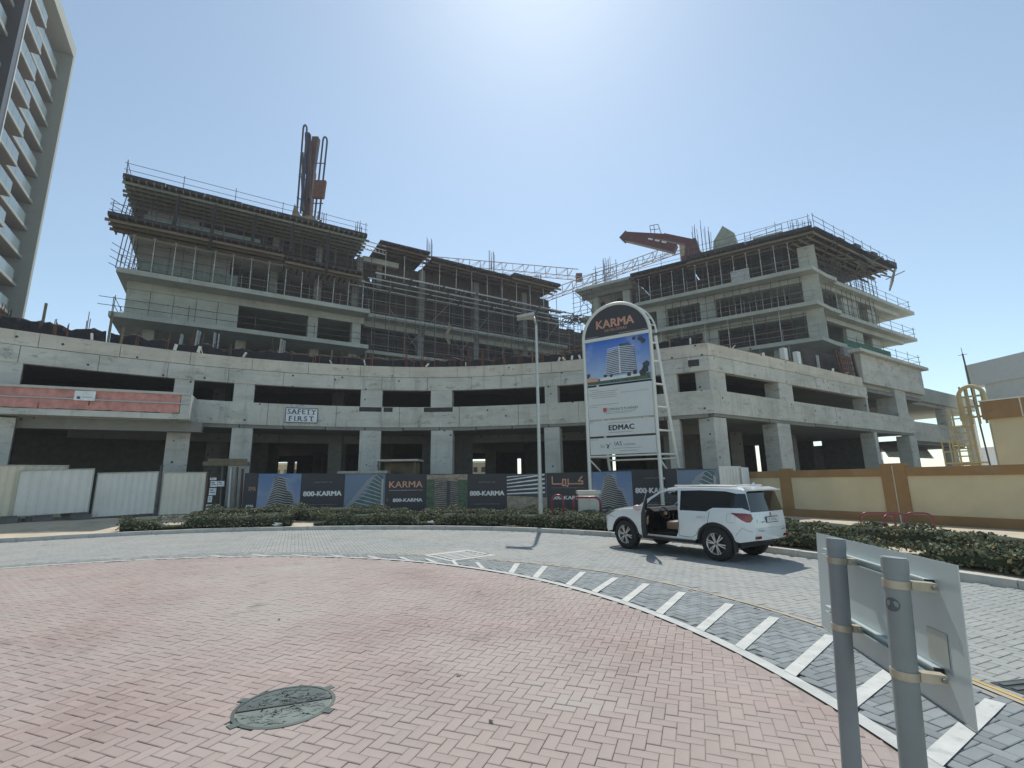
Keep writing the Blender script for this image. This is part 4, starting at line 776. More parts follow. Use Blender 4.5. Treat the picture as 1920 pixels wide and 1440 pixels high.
rail([(*FAC.off(37.2, .45), ZT2), (*FAC.off(42.5, .45), ZT2)], 'thin string line on stakes along the right part of the podium parapet', (.6,), 1.3, 'rust', .02)
rail([PR(.1, .3, ZT2), PR(9, .3, ZT2-.0)], 'rusty tube laid on stakes along the straight podium parapet', (.12,), 2.2, 'rust', .05)
# pale planks and props standing on the podium roof under the left wing
for k, (s, d, h) in enumerate(((3.0, -1.0, 1.6), (4.0, -.9, 2.6), (4.9, -.6, 3.1), (5.6, -.8, 1.7), (6.2, -.4, 3.2), (7.3, -1.0, 1.9), (8.4, -.9, 1.8), (9.0, -.5, 2.0), (10.3, -.4, 3.3), (10.6, -.3, 3.3), (11.8, -.8, 2.1), (12.8, -.9, 1.8), (13.3, -.8, 1.8), (14.0, -.6, 1.8), (19.0, -1.2, 1.7), (20.0, -1.2, 1.9), (21.0, -1.2, 1.7))):
    p = Vector(LW(s, d, 8.2)); o = MB().bar(p, p+Vector((rnd.uniform(-.15, .3), 0, 1.3+h)), .2, .07, (1, 0, 0)).bar(p+Vector((.14, .1, 0)), p+Vector((.14+rnd.uniform(0, .3), .1, 1.25+h)), .08, .05, (1, 0, 0)).build('shutter_plank', rnd.choice(('prop_grey', 'timber_pale', 'prop_grey')))
    tag(o, 'pale shutter plank standing upright on the podium roof before the left wing', 'plank', 'planks standing on the podium roof')
for s in (10.5, 12.2, 14.8): 
    o = MB().box(s, s+.45, 1.4, 1.7, 8.2, ZT2+1.5+.2*rnd.random(), PR).build('white_post', 'white_frame'); tag(o, 'stubby white post standing behind the straight podium parapet', 'post', 'white posts behind the right parapet')
pile = thing('timber_pile', PR(12, 1.5, 8.2), 'tumbled red-brown timbers and boards on the podium behind the right parapet', 'timber pile')
for k in range(30):
    c_ = Vector(PR(rnd.uniform(9, 18), rnd.uniform(.5, 2.0), ZT2+rnd.uniform(-.15, .45))); a = R(33)+rnd.uniform(-.8, .8); l = rnd.uniform(.4, 1.2); u = Vector((math.cos(a), math.sin(a), rnd.uniform(-.35, .35)))*l
    baro('board', c_-u, c_+u, rnd.uniform(.06, .16), .05, rnd.choice(('timber_red', 'rust', 'timber', 'plywood', 'timber_pale')), pile)
cage = thing('rebar_cage', PR(17, .8, 8.8), 'brown timber frame and rebar cage at the end of the right parapet', 'rebar cage')
for s in (15.6, 16.0, 18.3): baro('upright', PR(s, .3, ZT2-.1), PR(s+.1, .5, ZT2+1.9), .2, .1, 'timber_red', cage)
for k in range(7): baro('bar', PR(16.3+k*.3, .55, ZT2+.1), PR(16.35+k*.3, .6, ZT2+1.7), .06, .06, 'rust', cage)
for k in range(4): baro('rail', PR(15.6, .5, ZT2+.2+k*.42), PR(18.5, .55, ZT2+.2+k*.42), .06, .1, 'rust', cage)
fbox('back_board', PR, 13, 18.4, 1.4, 1.45, 8.3, ZT2+1.9, 'plywood', cage)
# loading platform with red netting at the left
P1, P2 = Vector((-24.4, 19.3, 0)), Vector((-15.75, 23.2, 0)); BA = Fr((P1.x, P1.y), math.degrees(math.atan2(P2.y-P1.y, P2.x-P1.x))); BL = (P2-P1).length
plat = thing('loading_platform', (P1.x, P1.y, 5.2), 'concrete balcony hung with red safety netting at the left of the podium', 'balcony')
fbox('slab', BA, -4, BL, 0, 2.6, 4.95, 5.22, 'concrete', plat); fbox('upstand', BA, BL-.42, BL-.02, .03, 1.8, 5.22, 6.2, 'concrete_col', plat)
n = 40; P = []
for i in range(n+1):
    s = (BL-.45)*i/n; P.append([BA(s, .04+.05*math.sin(i*.9)+.03*rnd.random(), 5.23+.05*rnd.random()), BA(s, .07+.04*math.sin(i*1.3), 5.7), BA(s, .05, 6.16+.03*math.sin(i*.5))])
MB().grid(P).build('safety_net', 'net_red', plat, smooth=True)
for z in (5.72, 6.2): tubeo('rail', BA(-.5, 0, z), BA(BL-.1, 0, z), .035, 'prop_grey', plat)
for k in range(6): tubeo('post', BA(.3+k*1.75, .1, 5.2), BA(.3+k*1.75, .1, 6.2), .03, 'rust', plat)
fbox('rail_board', BA, -1, BL-.1, -.03, .02, 6.14, 6.26, 'timber_pale', plat)
fbox('beam', BA, -4, BL+.4, 1.0, 1.5, 4.45, 4.95, 'concrete_shaded', plat)
nb = thing('notice_board', BA(BL*.55, -.05, 5.6), 'small white notice on the red safety netting', 'notice'); fbox('panel', BA, BL*.53, BL*.53+.75, -.06, -.03, 5.66, 6.1, 'sign_white', nb); fbox('mark', BA, BL*.53+.1, BL*.53+.22, -.066, -.061, 5.72, 5.84, 'navy_print', nb); fbox('mark', BA, BL*.53+.3, BL*.53+.65, -.066, -.061, 5.8, 5.83, 'grey_print', nb)
nb = thing('corner_sign', BA(.6, -.1, 6.3), 'white sign board with a red letter at the end of the red netting', 'sign'); fbox('panel', BA, .0, 1.85, -.12, -.08, 6.25, 7.0, 'sign_white', nb); text('D', lambda a, t, b: BA(a, t, b), 1.45, 6.62, -.126, .35, .3, 'red_print', nb, .03)
# SAFETY FIRST board on the curved band
sf = FAC.fr(24.27); sb = thing('safety_sign', sf(0, -.06, 5.6), 'white board reading SAFETY FIRST hung on the curved band', 'sign')
fbox('panel', sf, -.86, .86, -.09, -.03, 5.22, 6.08, 'sign_white', sb)
for a0, a1, z0, z1 in ((-.86, .86, 6.04, 6.08), (-.86, .86, 5.22, 5.26), (-.86, -.82, 5.26, 6.04), (.82, .86, 5.26, 6.04)): fbox('border', sf, a0, a1, -.098, -.091, z0, z1, 'navy_print', sb)
text('SAFETY', sf, 0, 5.86, -.099, 1.5, .28, 'navy_print', sb, .02, 1.15); text('FIRST', sf, 0, 5.46, -.099, 1.3, .28, 'navy_print', sb, .02, 1.35)
ser = []
for cx, cz in ((-.53, 5.72), (-.27, 5.72), (-.16, 5.72), (.36, 5.72), (.62, 5.72), (-.60, 5.33), (-.27, 5.33), (.02, 5.33), (.2, 5.33), (.56, 5.33)): ser.append([(cx-.075, cz-.012), (cx+.075, cz-.012), (cx+.075, cz+.012), (cx-.075, cz+.012)])
flat(ser, sf, -.0995, 'lettering', 'navy_print', sb)

# ================================================================== NEIGHBOURING BUILDINGS
# residential tower at the left: balconies inside a concrete frame
TW = Fr((-54.0, 50.0), -59, 1)                  # s runs along the face towards the camera, d outwards is negative
tw = thing('apartment_tower', (-56, 48, 0), 'tall grey-green apartment tower with glass balconies inside a concrete frame', 'tower')
def tfr(s, d, z): return (-53.6+.515*s-.857*d, 50-.857*s-.515*d, z)      # d: into the building
TOP = 54.0; FH = 3.33; DF = 4.4
MB().box(-.6, 0, 0, DF, 0, TOP, tfr).build('end_fin', 'tower_wall', tw); MB().box(-.62, 45, .0, DF, TOP+.01, TOP+1.5, tfr).build('roof_slab', 'tower_wall', tw)
MB().box(-.6, 45, DF, 18, 0, TOP, tfr).build('core_wall', 'tower_wall', tw); MB().box(-.75, -.6, .4, .9, 0, 41.5, tfr).build('down_pipe', 'tower_wall', tw)
MB().box(13.0, 13.9, .1, DF, 0, TOP+3, tfr).build('dark_fin', 'tower_dark', tw); MB().box(12.8, 13.0, .05, DF, 0, TOP+3, tfr).build('light_edge', 'lamp_grey', tw)
MB().box(13.9, 45, DF-.6, DF, 0, TOP, tfr).build('dark_wall', 'tower_dark', tw)
for k in range(1, 16):
    z = TOP-k*FH-.2
    out = [(.02, DF), (.02, .95), (8.2, .95), (8.2, .15), (12.75, .15), (12.75, DF)]
    b = MB().prism(out, lambda a, t, d: tfr(a, d, t), z-.32, z).build('balcony', 'tower_slab', tw)
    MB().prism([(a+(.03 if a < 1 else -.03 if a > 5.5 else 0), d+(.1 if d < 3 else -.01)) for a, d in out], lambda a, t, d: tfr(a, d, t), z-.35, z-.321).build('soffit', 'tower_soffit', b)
    for s0, s1, d in ((1.0, 8.15, .99), (8.25, 12.7, .19)):
        for q in range(3): MB().box(s0+(s1-s0)*q/3+.02, s0+(s1-s0)*(q+1)/3-.02, d, d+.02, z+.02, z+1.2, tfr).build('glass_panel', 'balcony_glass', b)
    pass
    MB().box(.8, 12.4, DF-.08, DF-.01, z+.1, z+2.6, tfr).build('window', 'window_dark', b)
    out = [(13.92, DF-.6), (13.92, .7), (18.4, .7), (19.0, -.1), (20.2, -.1), (20.8, -.9), (31, -.9), (31, DF-.6)]
    b = MB().prism(out, lambda a, t, d: tfr(a, d, t), z-.36, z).build('balcony', 'tower_slab', tw)
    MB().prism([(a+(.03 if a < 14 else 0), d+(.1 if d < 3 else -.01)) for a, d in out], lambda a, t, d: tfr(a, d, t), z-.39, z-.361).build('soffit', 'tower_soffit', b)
    for (a0, d0), (a1, d1) in (((14.6, .75), (16.4, .75)), ((16.45, .75), (18.35, .75)), ((19.0, -.05), (20.2, -.05)), ((20.8, -.85), (25, -.85)), ((25.05, -.85), (31, -.85))):
        p, q = Vector(tfr(a0, d0, z+.6)), Vector(tfr(a1, d1, z+.6)); MB().bar(p, q, .02, 1.15).build('glass_panel', 'balcony_glass', b)
    MB().box(14.4, 31, DF-.68, DF-.61, z+.1, z+2.5, tfr).build('window', 'window_dark', b)
# white villa block at the right, far side of the wall
V0 = Fr((43.2, 44.2), -86, 1)
vl = thing('white_house', (43, 44, 0), 'plain white house with a deep flat roof edge beyond the beige wall', 'house')
def vfr(s, d, z): return V0(s, -d, z) if False else (45.6+.07*s+.998*d, 44.6-.998*s+.07*d, z)
MB().box(0, 14, 0, 12, 0, 10.2, vfr).build('wall', 'villa_white', vl); MB().box(-2.2, 14, -.25, 12, 10.2, 12.4, vfr).build('roof_fascia', 'villa_white', vl); MB().box(-1.0, -.001, .1, 12, 0, 10.2, vfr).build('corner_pier', 'villa_white', vl)
w_ = MB().box(3.6, 4.2, -.06, -.01, 8.1, 9.4, vfr).build('window', 'window_dark', vl); MB().box(3.5, 4.3, -.08, -.061, 8.02, 8.1, vfr).build('sill', 'villa_white', w_)
MB().box(5.6, 14, -.12, -.02, 2, 10.0, vfr).build('dark_plate', 'tower_dark', vl)  # dark plate set just off the house wall
MB().box(4.8, 5.2, -.3, -.01, 5.1, 5.5, vfr).build('vent', 'steel_dark', vl)
# pale far houses seen through the street level of the building
for i, (x, y, wd, h, mt, lb) in enumerate(((-62, 92, 14, 5.8, 'villa_white', 'far white house seen through the left bays of the podium'), (-44, 96, 10, 5.6, 'beige_wall', 'far cream house seen through the podium beside the first hoarding'), (-30, 100, 9, 5.5, 'villa_white', 'far white house with small windows seen between podium columns'), (-9, 98, 12, 5.5, 'villa_tan', 'far tan house seen through the middle of the podium'), (9, 97, 12, 5.5, 'villa_white', 'far white house seen behind the arched sign'), (62, 92, 16, 6.4, 'villa_white', 'far white house seen through the right end of the podium'), (80, 70, 12, 5.5, 'villa_white', 'far white house beyond the yellow ladder cage'))):
    hs = thing('far_house', (x, y, 0), lb, 'house'); MB().box(x-wd/2, x+wd/2, y, y+8, 0, h).build('wall', mt, hs); MB().box(x-wd/2-.3, x+wd/2+.3, y-.3, y+8.3, h, h+.35).build('roof', 'villa_white', hs)
    for k in range(int(wd/1.6)):
        for z in (1.2, 3.6): MB().box(x-wd/2+.6+k*1.6, x-wd/2+1.4+k*1.6, y-.05, y-.005, z, z+1.0).build('window', 'window_dark', hs)
# beige boundary wall with brown trim
WL = Fr((9.97, 23.9), -63.5, 1)
def wfr(s, d, z): return (11.62+.446*s+.895*d, 22.9-.895*s+.446*d, z)
bw = thing('boundary_wall', (13.2, 18.8, .1), 'beige rendered boundary wall with brown piers and rails behind the hedge', 'wall')
WT = 2.06
for a, b_ in ((-1.0, .9), (1.4, 5.0), (5.8, 13)): MB().box(a+.001, b_-.001, .03, .2, .42, WT-.3, wfr).build('panel', 'beige_wall', bw)
MB().box(-1.02, 5.35, 0, .23, 0, .42, wfr).build('plinth', 'brown_trim', bw); MB().box(5.4, 13, 0, .23, 0, .42, wfr).build('plinth', 'brown_trim', bw)
MB().box(-1.02, 5.0, -.02, .25, WT-.3, WT, wfr).build('coping', 'brown_trim', bw); MB().box(5.8, 13, -.02, .25, WT-.3, WT+.01, wfr).build('coping', 'brown_trim', bw)
MB().box(.9, 1.4, -.035, .26, .41, WT+.1, wfr).build('pier', 'brown_trim', bw); MB().box(5.0, 5.38, -.04, .27, .41, WT+.17, wfr).build('pier', 'brown_trim', bw); MB().box(5.42, 5.8, -.04, .27, .41, WT+.17, wfr).build('pier', 'brown_trim', bw)
MB().box(5.38, 5.42, -.02, .2, .1, WT+.1, wfr).build('joint_filler', 'seal_white', bw)
# substation block and ladder cage behind the wall
def sfr(s, d, z): return (21.2+.515*s+.857*d, 21.6-.857*s+.515*d, z)
ss = thing('substation', (22, 21, 0), 'small beige substation block with a deep brown parapet behind the wall', 'building')
MB().box(.15, 9, .15, 8, 0, 4.2, sfr).build('wall', 'beige_wall', ss); MB().box(0, 9, 0, 8, 4.2, 5.0, sfr).build('parapet', 'brown_trim', ss); MB().box(-.03, 9, -.03, 8, 5.0, 5.06, sfr).build('coping', 'seal_white', ss)
MB().box(1.28, 1.32, -.01, .0, 4.2, 5.0, sfr).build('joint', 'seal_white', ss); MB().box(.149, .2, .13, .148, 1.5, 4.0, sfr).build('crack', 'villa_tan', ss)
def lfr(s, d, z): return sfr(-.42+s*.62, .25+d*.62, z*.97)
lc = thing('ladder_cage', lfr(-.6, .4, 0), 'yellow steel ladder with safety cage rising beside the substation', 'ladder')
for s in (-1.35, -.35): 
    for d in (-.1, .9): MB().box(s-.05, s+.05, d-.05, d+.05, 0, 5.0 if s < -1 else 6.0, lfr).build('stile', 'cage_yellow', lc)
for k in range(12): MB().box(-1.3, -.4, -.12, -.07, .5+k*.36, .56+k*.36, lfr).build('rung', 'cage_yellow', lc)
for z in (2.3, 3.2, 4.1): 
    pts = [lfr(-.85+.55*math.cos(R(a)), .4+.55*math.sin(R(a)), z) for a in range(0, 361, 30)]; MB().path(pts, .035, 6).build('hoop', 'cage_yellow', lc)
for s in (-.62, -.2, .22, .6): MB().box(s-.07, s+.07, .7, .76, 4.2, 6.0-.5*abs(s)**2, lfr).build('cage_bar', 'cage_yellow', lc)
pts = [lfr(.75*math.cos(R(a)), .73, 5.5+.55*math.sin(R(a))) for a in range(0, 181, 15)]; MB().path([lfr(.75, .73, 4.4)]+pts+[lfr(-.75, .73, 4.4)], .09, 6).build('cage_arch', 'cage_yellow', lc)
for z in (4.5, 5.0, 5.5): MB().box(-.75, .75, .68, .78, z, z+.09, lfr).build('cage_hoop', 'cage_yellow', lc)
MB().box(-2.0, .1, -.3, 1.2, 2.35, 2.42, lfr).build('platform', 'cage_yellow', lc)
for s in (-1.95, -1.5, -1.0): MB().box(s-.04, s+.04, -.28, -.2, .5, 3.4, lfr).build('rail_post', 'cage_yellow', lc)
for z in (2.9, 3.4): MB().box(-2.0, -.3, -.29, -.22, z, z+.06, lfr).build('hand_rail', 'cage_yellow', lc)
la = thing('lightning_mast', sfr(-.4, 1.5, 0), 'thin grey lightning mast standing by the ladder cage', 'mast'); tubeo('pole', sfr(-.4, 1.5, 0), sfr(-.62, 1.5, 7.6), .035, 'steel_dark', la); tubeo('tip', sfr(-.62, 1.5, 7.6), sfr(-.63, 1.5, 7.9), .012, 'steel_dark', la); tubeo('cross_arm', sfr(-.8, 1.5, 7.55), sfr(-.45, 1.5, 7.55), .012, 'steel_dark', la)
sk = thing('steel_skip', PR(38, -3, 0), 'low brown steel frame lying beyond the boundary wall', 'steel frame')
for s in (36.5, 38.2, 40.0): baro('leg', PR(s, -3, 0), PR(s, -3, 2.6), .2, .2, 'rust', sk)
baro('beam', PR(36, -3, 2.5), PR(41, -3, 2.6), .2, .3, 'rust', sk)

# ================================================================== FENCE, HOARDING, SIGNS
def corrugated(fr, s0, s1, z0, z1, mt, amp=.02, pitch=.26, tilt=0):
    m = MB(); n = int((s1-s0)/pitch*4); P = []
    for k in range(n+1):
        s = s0+(s1-s0)*k/n; ph = k % 4; d = (0, amp, amp, 0)[ph]; P.append([fr(s, d, z0+tilt*(s-s0)), fr(s, d+.0, z1+tilt*(s-s0))])
    return m.grid(P)
FO = Curve([tuple(FAC.off(t, -1.5)) for t in np.linspace(9, 24, 12)], 6)      # fence line in front of the podium
def fence_fr(px0, px1): 
    a, b_ = Vector(px0), Vector(px1); return Fr((a.x, a.y), math.degrees(math.atan2(b_.y-a.y, b_.x-a.x))), (b_-a).length
fence = []
for i, (p, q, z0, z1, mt, lb, tl) in enumerate((((-23.6, 17.6), (-19.43, 21.24), .55, 2.75, 'fence_sheet_yellow', 'yellowish ribbed hoarding panel standing behind the raised pale one', 0), ((-20.45, 20.15), (-18.62, 21.65), .64, 2.53, 'fence_sheet_grey', 'pale ribbed hoarding panel raised on concrete blocks, tilted forward', .035), ((-18.66, 21.85), (-16.85, 23.18), .47, 2.42, 'fence_sheet_grey', 'ribbed hoarding panel between the tilted panel and the narrow post', .03), ((-16.72, 23.27), (-15.2, 24.2), .45, 2.45, 'fence_sheet', 'ribbed hoarding panel beside the notice gate', 0))):
    fr, L = fence_fr(p, q); f = thing('hoarding_panel', (*p, vz(*p)), lb, 'fence panel', 'ribbed metal fence panels on the left')
    corrugated(fr, .04, L-.04, z0+.02, z1-.03, mt, .022, .24 if i != 1 else .3, tl).build('ribbed_sheet', mt, f)
    for a in (0, L-.05): MB().box(a, a+.05, .02, .07, z0-.02+tl*a, z1+tl*a, fr).build('frame_post', 'fence_frame', f)
    MB().add([fr(0, -.02, z1), fr(L, -.02, z1+tl*L), fr(L, .06, z1+tl*L), fr(0, .06, z1), fr(0, -.02, z1-.05), fr(L, -.02, z1-.05+tl*L), fr(L, .06, z1-.05+tl*L), fr(0, .06, z1-.05)], [(0, 1, 2, 3), (4, 5, 6, 7), (0, 1, 5, 4), (1, 2, 6, 5), (2, 3, 7, 6), (3, 0, 4, 7)]).build('top_rail', 'fence_frame', f)
for k, (x, y) in enumerate(((-20.35, 19.95), (-19.6, 20.6), (-18.7, 21.35), (-19.9, 20.55))):
    z = vz(x, y); s_ = (.22, .2, .24, .15)[k]; m = MB().box(-.3, .3, -.2, .2, 0, s_*1.1).box(-.22, .22, -.14, .14, s_*1.1+.001, s_*1.1+.06); o = m.build('concrete_block', 'block'); o.location = (x, y, z-.02); o.rotation_euler.z = R(38+k*9)
    tag(o, ('grey concrete block under the left end of the tilted panel', 'grey concrete block under the middle of the tilted panel', 'grey concrete block under the right end of the tilted panel', 'small grey block lying behind the tilted panel')[k], 'concrete block', 'blocks under the fence')
o = MB().box(-.04, .04, -.04, .04, 0, 2.35).box(-.05, .05, -.05, .05, 2.351, 2.38).build('fence_post', 'steel_dark'); o.location = (-16.78, 23.2, .4); tag(o, 'thin dark steel post between two ribbed fence panels', 'post')
# gate frame with notices
fr, L = fence_fr((-15.1, 24.2), (-13.4, 24.9))
gt = thing('site_gate', (-15, 24.2, .4), 'makeshift timber site gate covered with paper notices', 'gate')
MB().box(.05, .12, 0, .06, .3, 2.6, fr).box(.12, .5, .03, .06, .5, 2.4, fr).build('notice_door', 'plywood', gt)
for a, z0, z1, mt in ((.0, .3, 2.55, 'timber_red'), (.62, .3, 2.75, 'steel_dark'), (1.0, .3, 2.65, 'prop_grey'), (1.25, .3, 2.7, 'timber'), (1.5, .3, 2.6, 'timber_red')): baro('upright', fr(a, .05, z0), fr(a-.06, .05, z1), .09, .09, mt, gt)
MB().box(-.3, 1.7, -.15, .25, 2.75, 2.95, fr).box(-.1, 1.6, -.1, .2, 2.955, 3.1, fr).build('header', 'timber', gt)
for a, z, wd, h in ((.06, 2.05, .28, .12), (.1, 1.72, .3, .28), (.42, 1.74, .28, .26), (.08, 1.32, .3, .34), (.06, .98, .18, .3), (.02, .62, .55, .26)): MB().box(a, a+wd, -.02, -.005, z, z+h, fr).build('notice', 'sign_white', gt); flat([[(a+.03, z+h*.35), (a+wd-.04, z+h*.35), (a+wd-.04, z+h*.45), (a+.03, z+h*.45)], [(a+.03, z+h*.65), (a+wd*.6, z+h*.65), (a+wd*.6, z+h*.8), (a+.03, z+h*.8)]], fr, -.024, 'print', 'navy_print', gt)
MB().bar(fr(1.65, -.1, .45), fr(1.9, -.15, 2.3), .28, .02, (0, 1, 0)).build('folded_sheet', 'banner_back', gt)
# printed hoarding
HP = [(-12.9, 23.42, 2.35), (-12.35, 23.68, 2.35), (-10.59, 24.40, 2.32), (-8.62, 25.04, 2.29), (-6.68, 25.50, 2.26), (-4.55, 25.70, 2.22), (-2.41, 25.62, 2.19), (-.34, 25.31, 2.17), (1.67, 24.88, 2.16), (3.71, 24.11, 2.17), (5.59, 23.11, 2.25), (7.42, 22.15, 2.25), (8.95, 21.45, 2.17)]
kinds = ['fold', 'tower', 'contact', 'gable', 'karma', 'aerial', 'contact', 'balcony', 'arabic', 'tower', 'contact', 'gable']
labs = ['dark end of the printed hoarding folded back at the notice gate', 'printed hoarding panel with stepped tower and blue sky, next to the notice gate', 'dark 800-KARMA panel between the stepped tower and the grey-blue gable print', 'printed panel of a gable of balconies on grey-blue sky beside the copper KARMA panel', 'dark panel with copper KARMA lettering over 800-KARMA', 'printed panel with an aerial view of a curved tower', 'dark 800-KARMA panel between the aerial view and the balcony close-up', 'printed panel with a close-up of white balconies behind the lamp post', 'dark panel with copper Arabic lettering behind the maroon hoops', 'printed panel with stepped tower and blue sky, behind the white cabinet', 'dark 800-KARMA panel half hidden by the white car', 'printed panel of a gable of balconies beside the ribbed white sheet']
rh = random.Random(3)
def pic_tower(fr, L, p, small=False):
    flat([[(0, .25), (L, .25), (L, ZT-.01), (0, ZT-.01)]], fr, -.004, 'print', 'print_sky', p)
    cx = L*.5; body = [[(cx-.62, .4), (cx-.5, .9), (cx-.28, 1.6), (cx-.25, ZT-.2), (cx+.0, ZT-.1), (cx+.22, ZT-.35), (cx+.6, .4)], [(cx+.3, .4), (cx+.2, ZT-.75), (cx+.55, ZT-.95), (cx+.85, .4)]]
    flat(body, fr, -.007, 'print', 'print_shade', p); sl = []
    for k in range(15):
        z = .42+k*(ZT-.62)/15; q = k/15; x0 = cx-.66+.4*q; xm = cx-.12+.08*q; x1 = cx+.34+.05*(1-q)
        sl.append([(x0, z), (xm, z+.14), (xm, z+.185), (x0, z+.04)]); sl.append([(xm, z+.14), (x1, z+.02), (x1, z+.055), (xm, z+.185)])
        if k < 10: sl.append([(x1, z+.05), (cx+.84-.3*q, z-.03), (cx+.84-.3*q, z), (x1, z+.08)])
    flat(sl, fr, -.010, 'print', 'print_slab', p)
def pic_gable(fr, L, p):
    flat([[(0, .25), (L, .25), (L, ZT-.01), (0, ZT-.01)]], fr, -.004, 'print', 'print_sky_flat', p)
    flat([[(.0, .3), (L-.12, .3), (L-.12, ZT-.1), (L-.5, ZT-.02), (L*.5, 1.15), (.3, .75)]], fr, -.007, 'print', 'print_teal', p); sl = []
    for k in range(11):
        z = ZT-.08-k*.17; xm = L-.45-k*.13; xl = xm-.5
        if z > .35: sl.append([(max(.02, xl), z-.32), (xm, z), (xm, z+.04), (max(.02, xl), z-.28)]); sl.append([(xm, z), (L-.22, z-.22-.012*k), (L-.22, z-.17-.012*k), (xm, z+.045)])
    sl.append([(L-.2, .3), (L-.1, .3), (L-.08, ZT-.3), (L-.18, ZT-.25)]); sl = [[(a, max(.26, b_)) for a, b_ in s_] for s_ in sl]
    flat(sl, fr, -.010, 'print', 'print_slab', p)
def pic_aerial(fr, L, p):
    flat([[(0, .25), (L, .25), (L, ZT-.01), (0, ZT-.01)]], fr, -.004, 'print', 'print_green', p); flat([[(.0, ZT-.25), (L, ZT-.3), (L, ZT-.02), (0, ZT-.02)]], fr, -.006, 'print', 'print_earth', p)
    flat([[(.45, .35), (.4, ZT-.3), (.6, ZT-.18), (1.2, ZT-.22), (1.7, ZT-.3), (1.7, .7), (1.2, .35)]], fr, -.008, 'print', 'print_shade', p); sl = []
    for k in range(17): z = .42+k*.095; sl.append([(.42, z), (1.05, z-.05), (1.07, z-.015), (.42, z+.045)]); sl.append([(1.25, z+.0), (1.68, z+.05), (1.68, z+.08), (1.25, z+.03)])
    flat(sl+[[(.45, ZT-.28), (.62, ZT-.2), (1.2, ZT-.24), (1.68, ZT-.3), (1.6, ZT-.36), (1.1, ZT-.34)]], fr, -.011, 'print', 'print_earth', p)
def pic_balcony(fr, L, p):
    flat([[(0, .25), (L, .25), (L, ZT-.01), (0, ZT-.01)]], fr, -.004, 'print', 'print_shade', p); flat([[(0, .27), (L, .27), (L, .95), (0, 1.05)]], fr, -.006, 'print', 'print_earth', p); sl = []
    for k in range(6): z = 1.12+k*.17; sl.append([(0, z), (L*.96, z+.05+.05*k), (L*.96, z+.13+.05*k), (0, z+.05)])
    sl = [[(a, min(ZT-.03, b_)) for a, b_ in s_] for s_ in sl]; flat(sl+[[(L*.8, .3), (L*.86, .3), (L*.9, 1.0), (L*.8, 1.0)]], fr, -.009, 'print', 'print_slab_white', p)
def arabic(fr, cx, cz, w_, t, p):
    s_ = w_/6.0; polys = []
    def rc(x0, z0, x1, z1): polys.append([(cx+x0*s_, cz+z0*s_), (cx+x1*s_, cz+z0*s_), (cx+x1*s_, cz+z1*s_), (cx+x0*s_, cz+z1*s_)])
    rc(-3, -.6, -2.75, .9); rc(-2.75, -.6, -1.0, -.35); rc(-1.0, -.9, -.75, .45); rc(-.45, -.9, -.2, .45); rc(-.75, .2, -.45, .45); rc(-.75, -.9, -.45, -.65)
    rc(.05, -.75, .3, .45); rc(-.15, -1.05, .15, -.75); rc(.3, -.6, 3, -.35); rc(2.75, -.35, 3, -.05); 
    polys.append([(cx+2.0*s_, cz+.15*s_), (cx+2.0*s_, cz-.1*s_), (cx+3.0*s_, cz-.1*s_), (cx+3.0*s_, cz+.12*s_)]); polys.append([(cx+2.0*s_, cz+.05*s_), (cx+2.2*s_, cz-.05*s_), (cx+2.95*s_, cz+.75*s_), (cx+2.75*s_, cz+.95*s_)])
    flat(polys, fr, t, 'lettering', 'copper_print', p)
